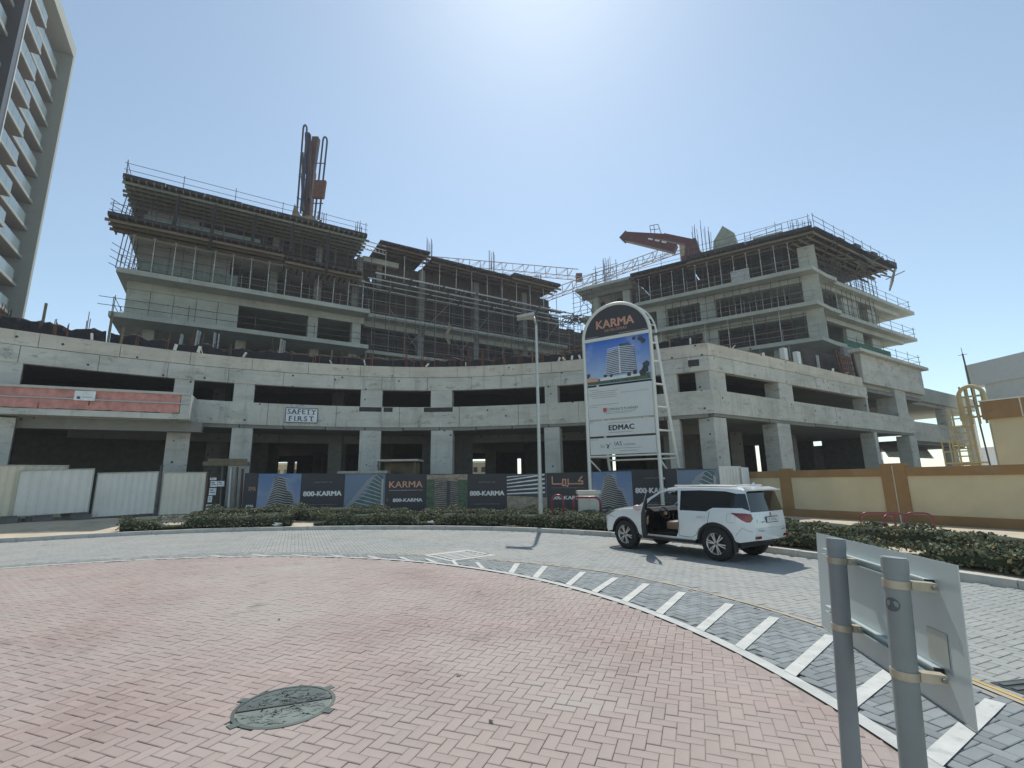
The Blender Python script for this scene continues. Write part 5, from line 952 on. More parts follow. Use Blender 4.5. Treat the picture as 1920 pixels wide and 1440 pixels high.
for i, (kd, lb) in enumerate(zip(kinds, labs)):
    (x0, y0, z0_), (x1, y1, z1_) = HP[i], HP[i+1]; fr, L = fence_fr((x0, y0), (x1, y1)); ZT = min(z0_, z1_); zb = .28
    h = thing('hoarding_panel', (x0, y0, zb), lb, 'hoarding panel', 'printed hoarding panels')
    P = []
    for k in range(9): s = .008+(L-.016)*k/8; P.append([fr(s, 0, .22), fr(s, .012*math.sin(k*1.1+i), 1.2), fr(s, 0, z0_+(z1_-z0_)*k/8-.03*math.sin(math.pi*k/8)*(i % 3 == 1))])
    for k in range(9): P[k] = [fr(.008+(L-.016)*k/8, .0, .22), P[k][2]]
    MB().grid(P).build('banner_sheet', 'banner_dark', h)
    for a in (.06, L-.06): tubeo('post', fr(a, .08, 0), fr(a, .08, z0_-.06), .035, 'steel_dark', h)
    if kd == 'tower': pic_tower(fr, L, h)
    elif kd == 'gable': pic_gable(fr, L, h)
    elif kd == 'aerial': pic_aerial(fr, L, h)
    elif kd == 'balcony': pic_balcony(fr, L, h)
    elif kd == 'contact':
        text('CONTACT US', fr, L/2, ZT-.42, -.006, .85, .07, 'grey_print', h, 0, 1.6); text('800-KARMA', fr, L/2, ZT-.98, -.006, L*.86, .23, 'white_print', h, .05)
        text('info@karmadevelopers.ae', fr, L/2, ZT-1.52, -.006, L*.66, .055, 'grey_print', h)
    elif kd == 'karma':
        text('KARMA', fr, L/2, ZT-.52, -.006, L*.8, .32, 'copper_print', h, .015, 1.02); text('www.karmadevelopers.ae', fr, L/2, ZT-.82, -.006, L*.8, .07, 'white_print', h, 0, 1.2); text('800-KARMA', fr, L*.55, ZT-1.32, -.006, L*.7, .17, 'white_print', h, .045)
        m = MB().path([fr(.16+.05*math.cos(a), -.008, ZT-1.3+.06*math.sin(a)) for a in np.linspace(.5, 5.5, 9)], .008, 5); m.build('phone_symbol', 'copper_print', h)
    elif kd == 'arabic':
        arabic(fr, L/2, ZT-.42, L*.74, -.006, h); text('www.karmadevelopers.ae', fr, L/2, ZT-.74, -.006, L*.76, .06, 'grey_print', h, 0, 1.2); text('800-KARMA', fr, L*.52, ZT-1.22, -.006, L*.76, .17, 'white_print', h, .045)
    elif kd == 'fold':
        text('RMA', fr, L*.55, ZT-1.55, -.006, L*.5, .12, 'white_print', h, .03); text('RMA', fr, L*.62, ZT-.75, -.006, L*.5, .2, 'copper_print', h)
# white ribbed sheet between hoarding and boundary wall
fr, L = fence_fr((9.0, 21.4), (10.35, 22.15)); f = thing('ribbed_sheet_fence', (9, 21.4, .1), 'white ribbed sheet closing the gap between hoarding and beige wall', 'fence panel')
corrugated(fr, .02, L, .1, 2.3, 'fence_sheet_grey', .03, .22).build('ribbed_sheet', 'fence_sheet_grey', f); MB().box(0, L, .04, .08, 2.2, 2.26, fr).build('top_rail', 'fence_frame', f)
fr, L = fence_fr((10.3, 22.0), (11.3, 23.3)); o = MB().box(0, L*.8, 0, .03, .1, 2.25, fr).build('flat_sheet', 'villa_white'); tag(o, 'plain pale sheet leaning at the end of the beige wall', 'panel')
# rubble board and timber shelter seen above the hoarding
o = MB().box(-9.6, -6.9, 26.6, 27.4, 2.3, 2.45).build('board_stack', 'timber_pale'); tag(o, 'pale boards stacked behind the 800-KARMA panel', 'boards')
sh = thing('site_shelter', (-6.5, 27, 0), 'low timber site shelter with a pale roof behind the gable print', 'shelter')
MB().box(-7.6, -5.2, 26.6, 28.2, 2.95, 3.05).build('roof', 'timber_pale', sh); MB().box(-7.4, -5.4, 28.1, 28.2, .3, 2.9).build('back_board', 'timber', sh)
for x in (-7.4, -5.4): tubeo('post', (x, 26.7, .1), (x, 26.7, 2.96), .04, 'timber', sh)
# ---- arched project sign
SG = Fr((3.75, 24.0), math.degrees(math.atan2(-1.8, 2.95))); SL = 3.45
sg = thing('project_sign', (5.3, 23.1, .1), 'tall arched white project sign board with KARMA heading', 'sign board')
for s in (0, SL): tubeo('upright', SG(s, 0, .1), SG(s, 0, 8.8), .09, 'white_frame', sg)
RL = lambda z: (SL+.16+.34*(8.6-z)/8.5, .30+2.0*(8.6-z)/8.5)
tubeo('rear_leg', SG(*RL(.1), .1), SG(*RL(8.6), 8.6), .075, 'white_frame', sg); tubeo('rear_leg', SG(.45, 2.2, .1), SG(.3, .35, 8.6), .075, 'white_frame', sg)
for z in (1.8, 2.9, 4.0, 5.1, 6.2, 7.3, 8.2): tubeo('rung', SG(SL, 0, z), SG(*RL(z), z+.05), .05, 'white_frame', sg)
for z in (2.9, 5.1, 7.3): tubeo('rung', SG(0, 0, z), SG(.45-.15*z/8.6, 2.2-1.85*z/8.6, z), .05, 'white_frame', sg)
tubeo('brace', SG(0, 0, 2.8), SG(.6, 1.6, 1.5), .05, 'white_frame', sg); tubeo('brace', SG(SL, 0, 2.7), SG(*RL(1.0), 1.0), .05, 'white_frame', sg)
tubeo('tie', SG(0, 0, 2.9), SG(SL, 0, 2.9), .045, 'white_frame', sg); tubeo('tie', SG(.4, 1.6, 2.75), SG(*RL(2.75), 2.75), .045, 'white_frame', sg)
MB().box(0, SL, -.08, .08, 8.7, 8.86, SG).build('cross_beam', 'white_frame', sg)
for d, q in ((0, 0), (.5, .16)): MB().path([SG(SL/2+q+SL/2*math.cos(R(a)), d, 8.8+SL/2*math.sin(R(a))) for a in range(0, 181, 6)], .09 if d == 0 else .05, 8).build('arch', 'white_frame', sg)
for a in range(12, 179, 14): tubeo('arch_rung', SG(SL/2+SL/2*math.cos(R(a)), 0, 8.8+SL/2*math.sin(R(a))), SG(SL/2+.16+SL/2*math.cos(R(a)), .5, 8.8+SL/2*math.sin(R(a))), .03, 'white_frame', sg)
r_ = SL/2-.07; hd = MB().prism([(SL/2+r_*math.cos(R(a)), 8.86+r_*math.sin(R(a))) for a in range(0, 181, 6)], SG, -.02, .03).build('heading_panel', 'banner_dark', sg)
text('KARMA', SG, SL/2+.0, 9.55, -.024, 1.95, .42, 'copper_print', sg, .03, 1.0); text('DEVELOPERS', SG, SL/2+.02, 9.19, -.024, 1.15, .13, 'copper_print', sg, 0, 1.15)
for s0, s1 in ((.12, .8), (1.9, 3.3)): flat([[(s0, 8.93), (s1, 8.93), (s1, 8.96), (s0, 8.96)]], SG, -.024, 'lettering', 'grey_print', sg)
# picture panel
MB().box(.1, SL-.1, -.03, .03, 6.45, 8.69, SG).build('picture_panel', 'print_sky_board', sg); cx = 1.85
flat([[(.12, 6.47), (SL-.12, 6.47), (SL-.12, 6.78), (.12, 6.72)]], SG, -.034, 'print', 'print_green', sg); flat([[(.12, 6.62), (.75, 6.62), (.6, 6.8), (.12, 6.82)]], SG, -.037, 'print', 'copper_print', sg)
flat([[(cx-.72, 6.85), (cx-.6, 8.0), (cx-.05, 8.15), (cx+.02, 8.38), (cx+.5, 8.4), (cx+.78, 8.1), (cx+.85, 6.9)]], SG, -.037, 'print', 'print_glass', sg); sl = []
for k in range(15): z = 6.92+k*.092; sl.append([(cx-.74+.01*k, z-.03), (cx-.02, z+.02), (cx-.02, z+.055), (cx-.74+.01*k, z+.005)]); sl.append([(cx-.02, z+.02), (cx+.84-.006*k, z-.02), (cx+.84-.006*k, z+.01), (cx-.02, z+.055)])
sl += [[(cx-.04, 6.9), (cx+.05, 6.9), (cx+.05, 8.3), (cx-.0, 8.3)], [(.8, 6.62), (2.9, 6.66), (2.9, 6.8), (.8, 6.78)]]
flat(sl, SG, -.040, 'print', 'print_slab_white', sg); tr = []
for x, z, q in ((SL-.35, 6.95, .22), (SL-.28, 7.2, .2), (SL-.5, 6.8, .2), (.18, 6.95, .14), (1.1, 6.85, .12), (1.4, 6.83, .1), (2.3, 6.8, .14), (2.6, 6.85, .15), (SL-.5, 8.5, .16), (SL-.8, 8.55, .12), (SL-.35, 8.35, .14)): tr.append([(max(.12, min(SL-.12, x+q*(.6+.4*rh.random())*math.cos(R(a)))), min(8.66, z+q*(.6+.4*rh.random())*math.sin(R(a)))) for a in range(0, 360, 40)])
flat(tr, SG, -.043, 'print', 'print_shade', sg)
# information panels
for z0, z1 in ((4.72, 6.35), (3.88, 4.62), (2.98, 3.78)): MB().box(.12, SL-.1, -.03, .02, z0, z1, SG).build('information_panel', 'panel_white', sg)
ln = []
for z, s0, s1 in ((6.18, .2, .7), (6.08, .35, 1.7), (5.98, .2, 1.55), (5.88, .2, 1.65), (5.78, .35, 1.6), (5.42, .15, .5), (5.42, .55, 1.7), (5.32, .15, .6), (4.95, 1.0, 2.3), (5.02, .9, 2.5), (4.55, .14, .35), (4.48, 1.1, 2.2), (4.02, 1.1, 2.3), (3.7, .14, .55), (3.25, 1.3, 2.7), (3.12, 1.6, 2.5)): ln.append([(s0, z), (s1, z), (s1, z+.022), (s0, z+.022)])
flat(ln, SG, -.034, 'lettering', 'grey_print', sg)
text('CORPORATE PLANNERS', SG, 1.85, 5.16, -.034, 1.55, .12, 'black_print', sg); flat([[(.88, 5.06), (1.06, 5.06), (1.06, 5.26), (.88, 5.26)]], SG, -.034, 'emblem', 'red_print', sg)
text('Dubai Development Authority', SG, 2.5, 5.95, -.034, 1.4, .09, 'grey_print', sg); text('EDMAC', SG, 1.75, 4.26, -.034, 1.25, .24, 'black_print', sg, .05, 1.1); text('IAS', SG, 1.55, 3.48, -.034, .36, .2, 'black_print', sg); text('LOOTAH', SG, 2.1, 3.42, -.034, .55, .09, 'black_print', sg); text('ias', SG, .75, 3.4, -.034, .22, .16, 'grey_print', sg)
flat([[(.95, 3.3), (1.08, 3.45), (1.22, 3.58), (1.1, 3.42), (1.05, 3.25)], [(.9, 3.52), (1.06, 3.42), (1.02, 3.36)]], SG, -.034, 'emblem', 'print_green', sg)

# ================================================================== STREET FURNITURE
lp = thing('street_lamp', (1.05, 19.75, .1), 'grey street lamp post with one flat lamp head behind the hedge', 'street lamp')
MB().tube((1.07, 19.75, .05), (1.07, 19.75, 1.6), .10, 14, .095).build('base_section', 'lamp_grey', lp, True, angle=40); MB().tube((1.07, 19.75, 1.6), (1.07, 19.75, 8.4), .08, 14, .055).build('column', 'lamp_grey', lp, True, angle=40)
MB().box(1.0, 1.14, 19.65, 19.85, .5, .9).build('access_door', 'lamp_grey', lp)
MB().tube((1.07, 19.75, 8.35), (.98, 19.35, 8.55), .05, 10).build('bracket', 'lamp_grey', lp, True)
hd = MB().prism([(-.22, 8.53), (.2, 8.53), (.24, 8.6), (.1, 8.67), (-.2, 8.65)], lambda a, t, b: (1.05+t*.9-.35+.0*a, 19.25+a*1.0-.5*t, b), -.5, .3).build('lamp_head', 'lamp_grey', lp); MB().box(.25, .95, 19.15, 19.5, 8.515, 8.529).build('lens', 'lamp_glass', lp)
cb = thing('utility_cabinet', (3.0, 19.8, .1), 'white utility cabinet with a wider cap behind the hedge', 'cabinet')
MB().box(2.6, 3.4, 19.6, 20.0, .1, 1.24).build('body', 'cabinet', cb); MB().box(2.54, 3.46, 19.54, 20.06, 1.24, 1.38).build('cap', 'cabinet', cb); MB().box(3.3, 3.62, 19.5, 20.1, .1, .5).build('plinth', 'cabinet', cb)
MB().box(3.0, 3.005, 19.595, 19.6, .2, 1.2).build('door_seam', 'grey_print', cb); MB().box(3.08, 3.22, 19.59, 19.6, .62, .64).build('hinge', 'grey_print', cb)
def hoop(x0, y0, x1, y1, h, label, z=.1, r=.045):
    a, b_ = Vector((x0, y0, z)), Vector((x1, y1, z)); u = (b_-a).normalized(); L = (b_-a).length; c_ = min(.22, L*.45); pts = [a-Vector((0, 0, .1))]
    for k in range(7): t = R(90*k/6); pts.append(a+u*(c_-c_*math.cos(t))+Vector((0, 0, h-c_+c_*math.sin(t))))
    for k in range(7): t = R(90*k/6); pts.append(b_-u*(c_-c_*math.sin(t))+Vector((0, 0, h-c_+c_*math.cos(t))))
    pts.append(b_-Vector((0, 0, .1))); return tag(MB().path(pts, r, 10).build('hoop_barrier', 'hoop_maroon', smooth=True), label, 'hoop barrier', 'maroon hoop barriers')
hoop(1.5, 19.3, 1.92, 19.15, 1.12, 'narrow maroon hoop barrier beside the lamp post'); hoop(2.3, 19.15, 3.3, 18.85, 1.04, 'wide maroon hoop barrier in front of the white cabinet')
hoop(11.4, 16.4, 12.55, 15.95, .48, 'low wide maroon hoop barrier before the beige wall', .12, .035); hoop(12.62, 16.1, 13.2, 15.7, .48, 'low narrow maroon hoop barrier before the beige wall', .12, .035); hoop(12.1, 16.3, 12.6, 16.5, .42, 'small maroon hoop set across the other two', .1, .035)
# ---- sign on two posts, seen from behind
RS = thing('chevron_sign_back', (1.6, 2.2, 0), 'grey sign plate on two round posts seen from behind, in the red paving', 'road sign')
PA, PB = Vector((1.425, 1.90, 0)), Vector((1.60, 2.50, 0)); QA, QB = Vector((1.552, 1.78, 0)), Vector((1.822, 3.02, 0))
for p, mt, z in ((PA, 'post_grey_green', 1.485), (PB, 'post_grey', 1.495)):
    o = MB().tube(p, p+Vector((0, 0, z-.05)), .04, 28).build('post', mt, RS, True, angle=40); MB().tube(p+Vector((0, 0, z-.05)), p+Vector((0, 0, z)), .0425, 28).tube(p+Vector((0, 0, z)), p+Vector((0, 0, z+.004)), .039, 28).build('post_cap', mt, o, True, angle=40)
u = (QB-QA).normalized(); nn = Vector((u.y, -u.x, 0))
PLF = lambda s, d, z: tuple(QA+u*s+nn*d+Vector((0, 0, z))); PLN = (QB-QA).length
MB().box(0, PLN, 0, .004, .965, 1.487, PLF).build('plate', 'plate_back', RS); MB().box(-.002, PLN+.002, -.006, .006, .963, .967, PLF).build('plate_edge', 'steel', RS)
for z in (1.395, 1.09):
    ch = MB().box(.14, PLN-.14, -.028, -.002, z+.012, z+.018, PLF).box(.14, PLN-.14, -.028, -.002, z-.018, z-.012, PLF).box(.14, PLN-.14, -.006, -.001, z-.0115, z+.0115, PLF).build('channel_rail', 'plate_back', RS)
    MB().box(.139, .150, -.029, -.001, z-.019, z+.019, PLF).build('end_cap', 'iron_black', ch)
    for p in (PA, PB):
        s_ = (p-QA).dot(u); band_ = MB().lathe([(.0405, z-.014), (.0435, z-.014), (.0435, z+.014), (.0405, z+.014)], 28, lambda x, y, zz: (p.x+x, p.y+y, zz), True).build('clamp_band', 'clamp', RS, True, angle=40)
        d_ = -((p-QA)-u*s_).length; MB().box(s_-.02, s_+.02, d_+.04, -.029, z-.015, z+.015, PLF).build('clamp_lug', 'clamp', band_); MB().tube(PLF(s_-.03, -.04, z), PLF(s_+.03, -.04, z), .008, 10).build('bolt', 'steel', band_)
MB().box(.10, .22, -.003, -.001, 1.12, 1.235, PLF).build('maker_label', 'maker_label', RS)
m = MB(); v = []
for k in range(20): a = 2*math.pi*k/20; th = R(205)+.62*math.cos(a); v.append((PA.x+.0408*math.cos(th), PA.y+.0408*math.sin(th), 1.325+.024*math.sin(a)))
m.add(v+[(PA.x+.0412*math.cos(R(205)), PA.y+.0412*math.sin(R(205)), 1.335)], [(k, (k+1) % 20, 20) for k in range(20)]); m.build('round_sticker', 'sticker', RS)
RS.location = (1.6-.11, 2.2, 0); RS.rotation_euler = (0, R(4.2), 0)
PINV_RS = True

# ================================================================== HEDGES
def hedge(path, wd, h, label, zf=None, dens=420, seed=1, mt='leaf', gap=None, group='clipped hedge rows in the verge'):
    rg = random.Random(seed); cv = Curve(path, 8); L = cv.L; n = int(L*dens); V = []; F = []
    hd = thing('hedge', (*path[0], .1), label, 'hedge', group); P = []
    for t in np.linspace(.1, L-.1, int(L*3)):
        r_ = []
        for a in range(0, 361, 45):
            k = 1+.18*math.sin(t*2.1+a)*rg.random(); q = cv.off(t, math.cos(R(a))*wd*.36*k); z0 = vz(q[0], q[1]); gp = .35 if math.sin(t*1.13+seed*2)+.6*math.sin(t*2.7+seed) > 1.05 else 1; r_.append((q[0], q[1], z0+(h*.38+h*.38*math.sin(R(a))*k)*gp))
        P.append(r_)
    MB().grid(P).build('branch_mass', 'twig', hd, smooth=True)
    for k in range(n):
        t = rg.uniform(0, L)
        if math.sin(t*1.13+seed*2)+.6*math.sin(t*2.7+seed) > 1.05 and rg.random() < .72: continue
        hh = h*(.86+.14*math.sin(t*1.7+seed)+.10*math.sin(t*5.3)); ww = wd*(.92+.12*math.sin(t*2.3+1+seed))
        a = rg.uniform(-.35, math.pi+.35); rr = rg.uniform(.78, 1.06); c_, s_ = math.cos(a), math.sin(a); c_ = math.copysign(abs(c_)**.55, c_); s_ = math.copysign(abs(s_)**.6, s_)
        q = cv.off(t, c_*ww*.5*rr); z = vz(q[0], q[1])+hh*.42+s_*hh*.55*rr
        if z < vz(q[0], q[1])+.02: z = vz(q[0], q[1])+rg.uniform(.02, .15)
        l = rg.uniform(.045, .085); th = rg.uniform(0, 6.28); el = rg.uniform(-.4, 1.1); d = Vector((math.cos(th)*math.cos(el), math.sin(th)*math.cos(el), math.sin(el)))
        e = d.cross(Vector((rg.uniform(-1, 1), rg.uniform(-1, 1), rg.uniform(-1, 1)))).normalized()*l*.42; p = Vector((q[0], q[1], z)); o = len(V)
        V += [p-d*l*.5, p+e, p+d*l*.9, p-e]; F.append((o, o+1, o+2, o+3))
    F2 = [f for k, f in enumerate(F) if k % 11 == 0]; F = [f for k, f in enumerate(F) if k % 11]
    for nm, ff, mm_ in (('foliage', F, mt), ('dry_leaves', F2, 'leaf_dry')):
        me = bpy.data.meshes.new(nm); me.from_pydata(V, [], ff); me.materials.append(MATS[mm_]); bm = bmesh.new(); bm.from_mesh(me); bmesh.ops.delete(bm, geom=[v for v in bm.verts if not v.link_faces], context='VERTS'); bm.to_mesh(me); bm.free(); o = link(nm, me, hd); o['kind'] = 'stuff'
    return hd
def kpath(t0, t1, d, n=12, wob=0): return [tuple(KERB.off(t, d+wob*math.sin(t*1.3))) for t in np.linspace(t0, t1, n)]
def kt(x, y): return float(np.argmin(np.hypot(_ka[:, 0]-x, _ka[:, 1]-y)))/159*KERB.L
tA = kt(-14.6, 18.4); tB = kt(3.6, 15.5); tC = kt(6.6, 11.2); tD = kt(9.2, 2)
hedge(kpath(kt(-8.3, 19.8), tB, .75), .8, .58, 'front hedge row along the kerb from the lamp post to the white car', seed=1, dens=620)
hedge(kpath(kt(-12.5, 19.1), tB+.6, 2.35), .85, .66, 'rear hedge row directly before the printed hoarding', seed=2, dens=520)
hedge(kpath(tA-.3, kt(-9.0, 19.8), .8, 8, .12), 1.0, .62, 'ragged hedge end beside the bare sand on the left', seed=3, dens=520)
hedge(kpath(tA+1.6, kt(-9.4, 19.8), 2.0, 6, .2), .95, .52, 'straggling low bushes before the notice gate', seed=4, dens=420, mt='leaf_pale')
hedge(kpath(tC-2.0, tD, .85), .75, .47, 'front hedge row along the kerb from the white car past the road sign', seed=5, dens=620)
hedge(kpath(tC-3.6, tD, 3.15), .8, .52, 'rear hedge row at the foot of the beige wall', seed=6, dens=520)
for k, (x, y, c, lb) in enumerate(((-3.9, 20.1, 'navy_print', 'small blue scrap in the hedge'), (-3.3, 19.75, 'bag_white', 'crumpled white bag at the foot of the hedge'), (-9.6, 20.1, 'bag_white', 'white sheet of rubbish lying on the kerb by the hedge'), (-13.2, 20.6, 'bag_white', 'white bag lying in the bushes before the notice gate'))):
    rg = random.Random(k); z = vz(x, y)+.1; V = [(x+rg.uniform(-.2, .2), y+rg.uniform(-.1, .1), z+rg.uniform(-.05, .14)) for _ in range(8)]; m = MB().add(V, [(0, 1, 2), (1, 2, 3), (2, 3, 4), (3, 4, 5), (4, 5, 6), (5, 6, 7), (0, 6, 7)]); tag(m.build('rubbish_scrap', c), lb, 'rubbish')

# ================================================================== CAR (white SUV, driver's door open)
car = thing('parked_car', (0, 0, 0), 'white SUV parked at the kerb with its driver door open', 'car')
def lerp(x, xs, ys): return float(np.interp(x, xs, ys))
def cw(x, z):                                   # half width of the shell at (x, z)
    plan = lerp(x, [-1.09, -1.0, -.85, -.5, 0, 2.4, 2.9, 3.25, 3.5, 3.66, 3.74], [.70, .80, .865, .912, .925, .925, .91, .88, .82, .73, .60])
    v = lerp(z, [.3, .45, .62, .85, 1.0, 1.12, 1.18, 1.45, 1.66, 1.74, 1.80], [.955, .975, .99, 1.0, .992, .975, .955, .865, .79, .75, .70])
    return plan*v
def panel2d(outer, holes=(), cut=.09):
    bm = bmesh.new(); edges = []
    for loop in (outer, *holes):
        vs_ = [bm.verts.new((x, 0, z)) for x, z in loop]
        for i in range(len(vs_)): edges.append(bm.edges.new((vs_[i], vs_[(i+1) % len(vs_)])))
    bmesh.ops.triangle_fill(bm, use_beauty=True, edges=edges, use_dissolve=False)
    xs = [p[0] for p in outer]; zs = [p[1] for p in outer]
    for a in np.arange(min(xs)+cut/2, max(xs), cut): bmesh.ops.bisect_plane(bm, geom=bm.verts[:]+bm.edges[:]+bm.faces[:], plane_co=(a, 0, 0), plane_no=(1, 0, 0))
    for a in np.arange(min(zs)+cut/2, max(zs), cut): bmesh.ops.bisect_plane(bm, geom=bm.verts[:]+bm.edges[:]+bm.faces[:], plane_co=(0, 0, a), plane_no=(0, 0, 1))
    return bm
def side_panel(name, outer, holes, mt, parent, side, off=0.0, thick=0.0, fn=cw, cut=.09, smooth=True):
    bm = panel2d(outer, holes, cut)
    for v in bm.verts: v.co.y = side*(fn(v.co.x, v.co.z)+off)
    bmesh.ops.recalc_face_normals(bm, faces=bm.faces)
    me = bpy.data.meshes.new(name); bm.to_mesh(me); bm.free(); me.materials.append(MATS[mt])
    if smooth: me.polygons.foreach_set('use_smooth', [True]*len(me.polygons))
    o = link(name, me, parent)
    if thick: md = o.modifiers.new('t', 'SOLIDIFY'); md.thickness = thick; md.offset = 0
    return o
def arch(cx, cz, r_, a0, a1, n=16): return [(cx+r_*math.cos(R(a0+(a1-a0)*k/n)), cz+r_*math.sin(R(a0+(a1-a0)*k/n))) for k in range(n+1)]
WB = 2.745
outer = [(-1.02, .52), (-.62, .46)]+arch(0, .42, .475, 172, 8)+[(.55, .40), (2.2, .40)]+arch(WB, .42, .475, 172, 8)+[(3.35, .46), (3.55, .42), (3.66, .52), (3.70, .72), (3.66, .90), (3.55, .985), (3.2, 1.06), (2.8, 1.10), (2.42, 1.135), (2.30, 1.18), (1.95, 1.43), (1.66, 1.60), (1.42, 1.69), (1.0, 1.735), (.4, 1.745), (-.3, 1.725), (-.72, 1.69), (-.86, 1.63), (-.93, 1.40), (-1.0, 1.17), (-1.05, .98), (-1.07, .8), (-1.06, .62)]
door_ap = [(1.06, .47), (1.92, .47), (2.02, .62), (2.07, .9), (2.10, 1.15), (1.83, 1.42), (1.58, 1.58), (1.38, 1.64), (1.04, 1.665), (1.0, 1.35), (.97, 1.1), (.96, .8), (1.0, .58)]
gl_f = [(1.06, 1.155), (2.08, 1.17), (1.82, 1.41), (1.57, 1.57), (1.38, 1.63), (1.06, 1.655)]
gl_r = [(.92, 1.155), (.95, 1.66), (.4, 1.675), (-.25, 1.655), (-.55, 1.60), (-.72, 1.50), (-.84, 1.33), (-.80, 1.265), (-.3, 1.255), (.02, 1.25), (.10, 1.21), (.18, 1.155)]
side_panel('body_side', outer, [door_ap, gl_r], 'car_white', car, 1); side_panel('body_side', outer, [gl_f, gl_r], 'car_white', car, -1)
side_panel('side_glass', gl_r, (), 'car_glass', car, 1, -.012); side_panel('side_glass', gl_r, (), 'car_glass', car, -1, -.012); side_panel('side_glass', gl_f, (), 'car_glass_clear', car, -1, -.012)
inn = [(-.5, .48), (2.35, .48), (2.3, 1.12), (1.6, 1.58), (1.0, 1.68), (-.6, 1.6), (-.7, 1.2)]
side_panel('inner_lining', inn, [door_ap], 'car_black', car, 1, -.06); side_panel('inner_lining', inn, [gl_f], 'car_black', car, -1, -.05)
# chrome line and shut lines
def strip(pts, wd, mt, name, side=1, off=.004, parent=car):
    P = []
    for i, (x, z) in enumerate(pts):
        a = pts[max(0, i-1)]; b_ = pts[min(len(pts)-1, i+1)]; dx, dz = b_[0]-a[0], b_[1]-a[1]; l = math.hypot(dx, dz); nx, nz = -dz/l*wd/2, dx/l*wd/2
        P.append([(x+nx, side*(cw(x+nx, z+nz)+off), z+nz), (x-nx, side*(cw(x-nx, z-nz)+off), z-nz)])
    return MB().grid(P).build(name, mt, parent)
def dense(pts, n=5): return [tuple(np.array(a)+(np.array(b_)-np.array(a))*k/n) for a, b_ in zip(pts, pts[1:]) for k in range(n)]+[pts[-1]]
for sd_ in (1, -1):
    strip(dense([(.97, 1.13), (.955, .8), (.98, .50), (.62, .49), (.50, .56), (.40, .72), (.16, .88), (.10, 1.16)]), .009, 'car_black', 'door_seam', sd_)
    strip(dense([(2.10, 1.13), (2.08, .9), (2.03, .6), (1.95, .49)]), .009, 'car_black', 'wing_seam', sd_); strip(dense([(3.62, .93), (3.3, .9), (3.1, .86)]), .008, 'car_black', 'bumper_seam', sd_); strip(dense([(-1.02, .72), (-.75, .80), (-.52, .62)]), .006, 'car_black', 'bumper_seam', sd_)
    strip(dense([(-.33, .92), (-.33, 1.12), (-.55, 1.12), (-.55, .92), (-.33, .92)]), .006, 'grey_print', 'fuel_flap', sd_) if sd_ == 1 else None
    h_ = MB().path([(.42, sd_*(cw(.42, 1.0)+.012), 1.0), (.36, sd_*(cw(.36, 1.0)+.035), 1.005), (.24, sd_*(cw(.24, 1.0)+.035), 1.01), (.17, sd_*(cw(.17, 1.0)+.012), 1.01)], .014, 8).build('door_handle', 'chrome', car, True)
    # arch lips, step, taillight
    for cx in (0, WB): strip(arch(cx, .42, .455, 178, 2, 20), .06, 'car_black', 'wheel_arch_lip', sd_, .006)
    MB().box(.5, 2.25, sd_*.78 if sd_ > 0 else -.96, sd_*.96 if sd_ > 0 else -.78, .36, .42).build('side_step', 'car_black', car)
    for cx in (0, WB): MB().add([(cx+.47*math.cos(R(a)), sd_*y_, .42+.47*math.sin(R(a))) for y_ in (.915, .5) for a in range(0, 181, 15)], [(k, k+1, k+14, k+13) for k in range(12)]+[tuple(range(13, 26))]).build('arch_liner', 'car_black', car)
    side_panel('tail_light', [(-.42, 1.15), (-.66, 1.145), (-.88, 1.145), (-1.01, 1.13), (-1.045, 1.03), (-1.0, .945), (-.90, .935), (-.76, .985), (-.58, 1.075)], (), 'tail_red', car, sd_, .006, cut=.05)
    side_panel('head_light', [(3.60, .965), (3.35, 1.03), (3.05, 1.07), (3.25, .99), (3.5, .90), (3.64, .88)], (), 'headlight', car, sd_, .005, cut=.05)
    MB().tube((1.2, sd_*.60, 1.79), (-.5, sd_*.60, 1.775), .018, 8).build('roof_rail', 'prop_grey', car)
    MB().box(-.5, -.44, sd_*.80 if sd_ > 0 else -.92, sd_*.92 if sd_ > 0 else -.80, .24, .5).build('mud_flap', 'car_black', car)
# roof, bonnet, screens, tail and nose skins
def skin(name, line, mt, crown, inset=0, ny=14, bulge=0, smooth=True):
    P = []
    for i, (x, z) in enumerate(line):
        w_ = cw(x, z)-inset; r_ = []
        for k in range(ny+1): y = -1+2*k/ny; r_.append((x+bulge*(1-y*y), y*w_, z+crown*(1-abs(y)**2.4)))
        P.append(r_)
    return MB().grid(P).build(name, mt, car, smooth)
skin('roof', [(1.66, 1.60), (1.42, 1.69), (1.0, 1.735), (.4, 1.745), (-.3, 1.725), (-.72, 1.69), (-.86, 1.63)], 'car_white', .075)
skin('bonnet', [(2.42, 1.135), (2.8, 1.10), (3.2, 1.06), (3.55, .985), (3.66, .90)], 'car_white', .07, bulge=.05)
skin('windscreen', [(2.40, 1.15), (2.30, 1.18), (1.95, 1.43), (1.66, 1.60)], 'car_glass_clear', .06, .04, bulge=.12)
skin('front_bumper', [(3.66, .90), (3.70, .72), (3.66, .52), (3.55, .42)], 'car_white', 0, bulge=.07); skin('grille', [(3.69, .84), (3.705, .72), (3.68, .58)], 'car_black', 0, .25, bulge=.06)
skin('tailgate', [(-1.0, 1.17), (-1.05, .98), (-1.07, .8)], 'car_white', 0, bulge=-.07); skin('rear_bumper', [(-1.07, .8), (-1.06, .62), (-1.02, .52)], 'car_white', 0, bulge=-.09); skin('bumper_trim', [(-1.02, .52), (-.97, .47)], 'car_black', 0, bulge=-.07)
skin('rear_screen', [(-.865, 1.615), (-.93, 1.40), (-1.0, 1.175)], 'car_glass', 0, .0, bulge=-.06)
skin('rear_pillar_glass', [(-.85, 1.6), (-.86, 1.58)], 'car_glass', 0)
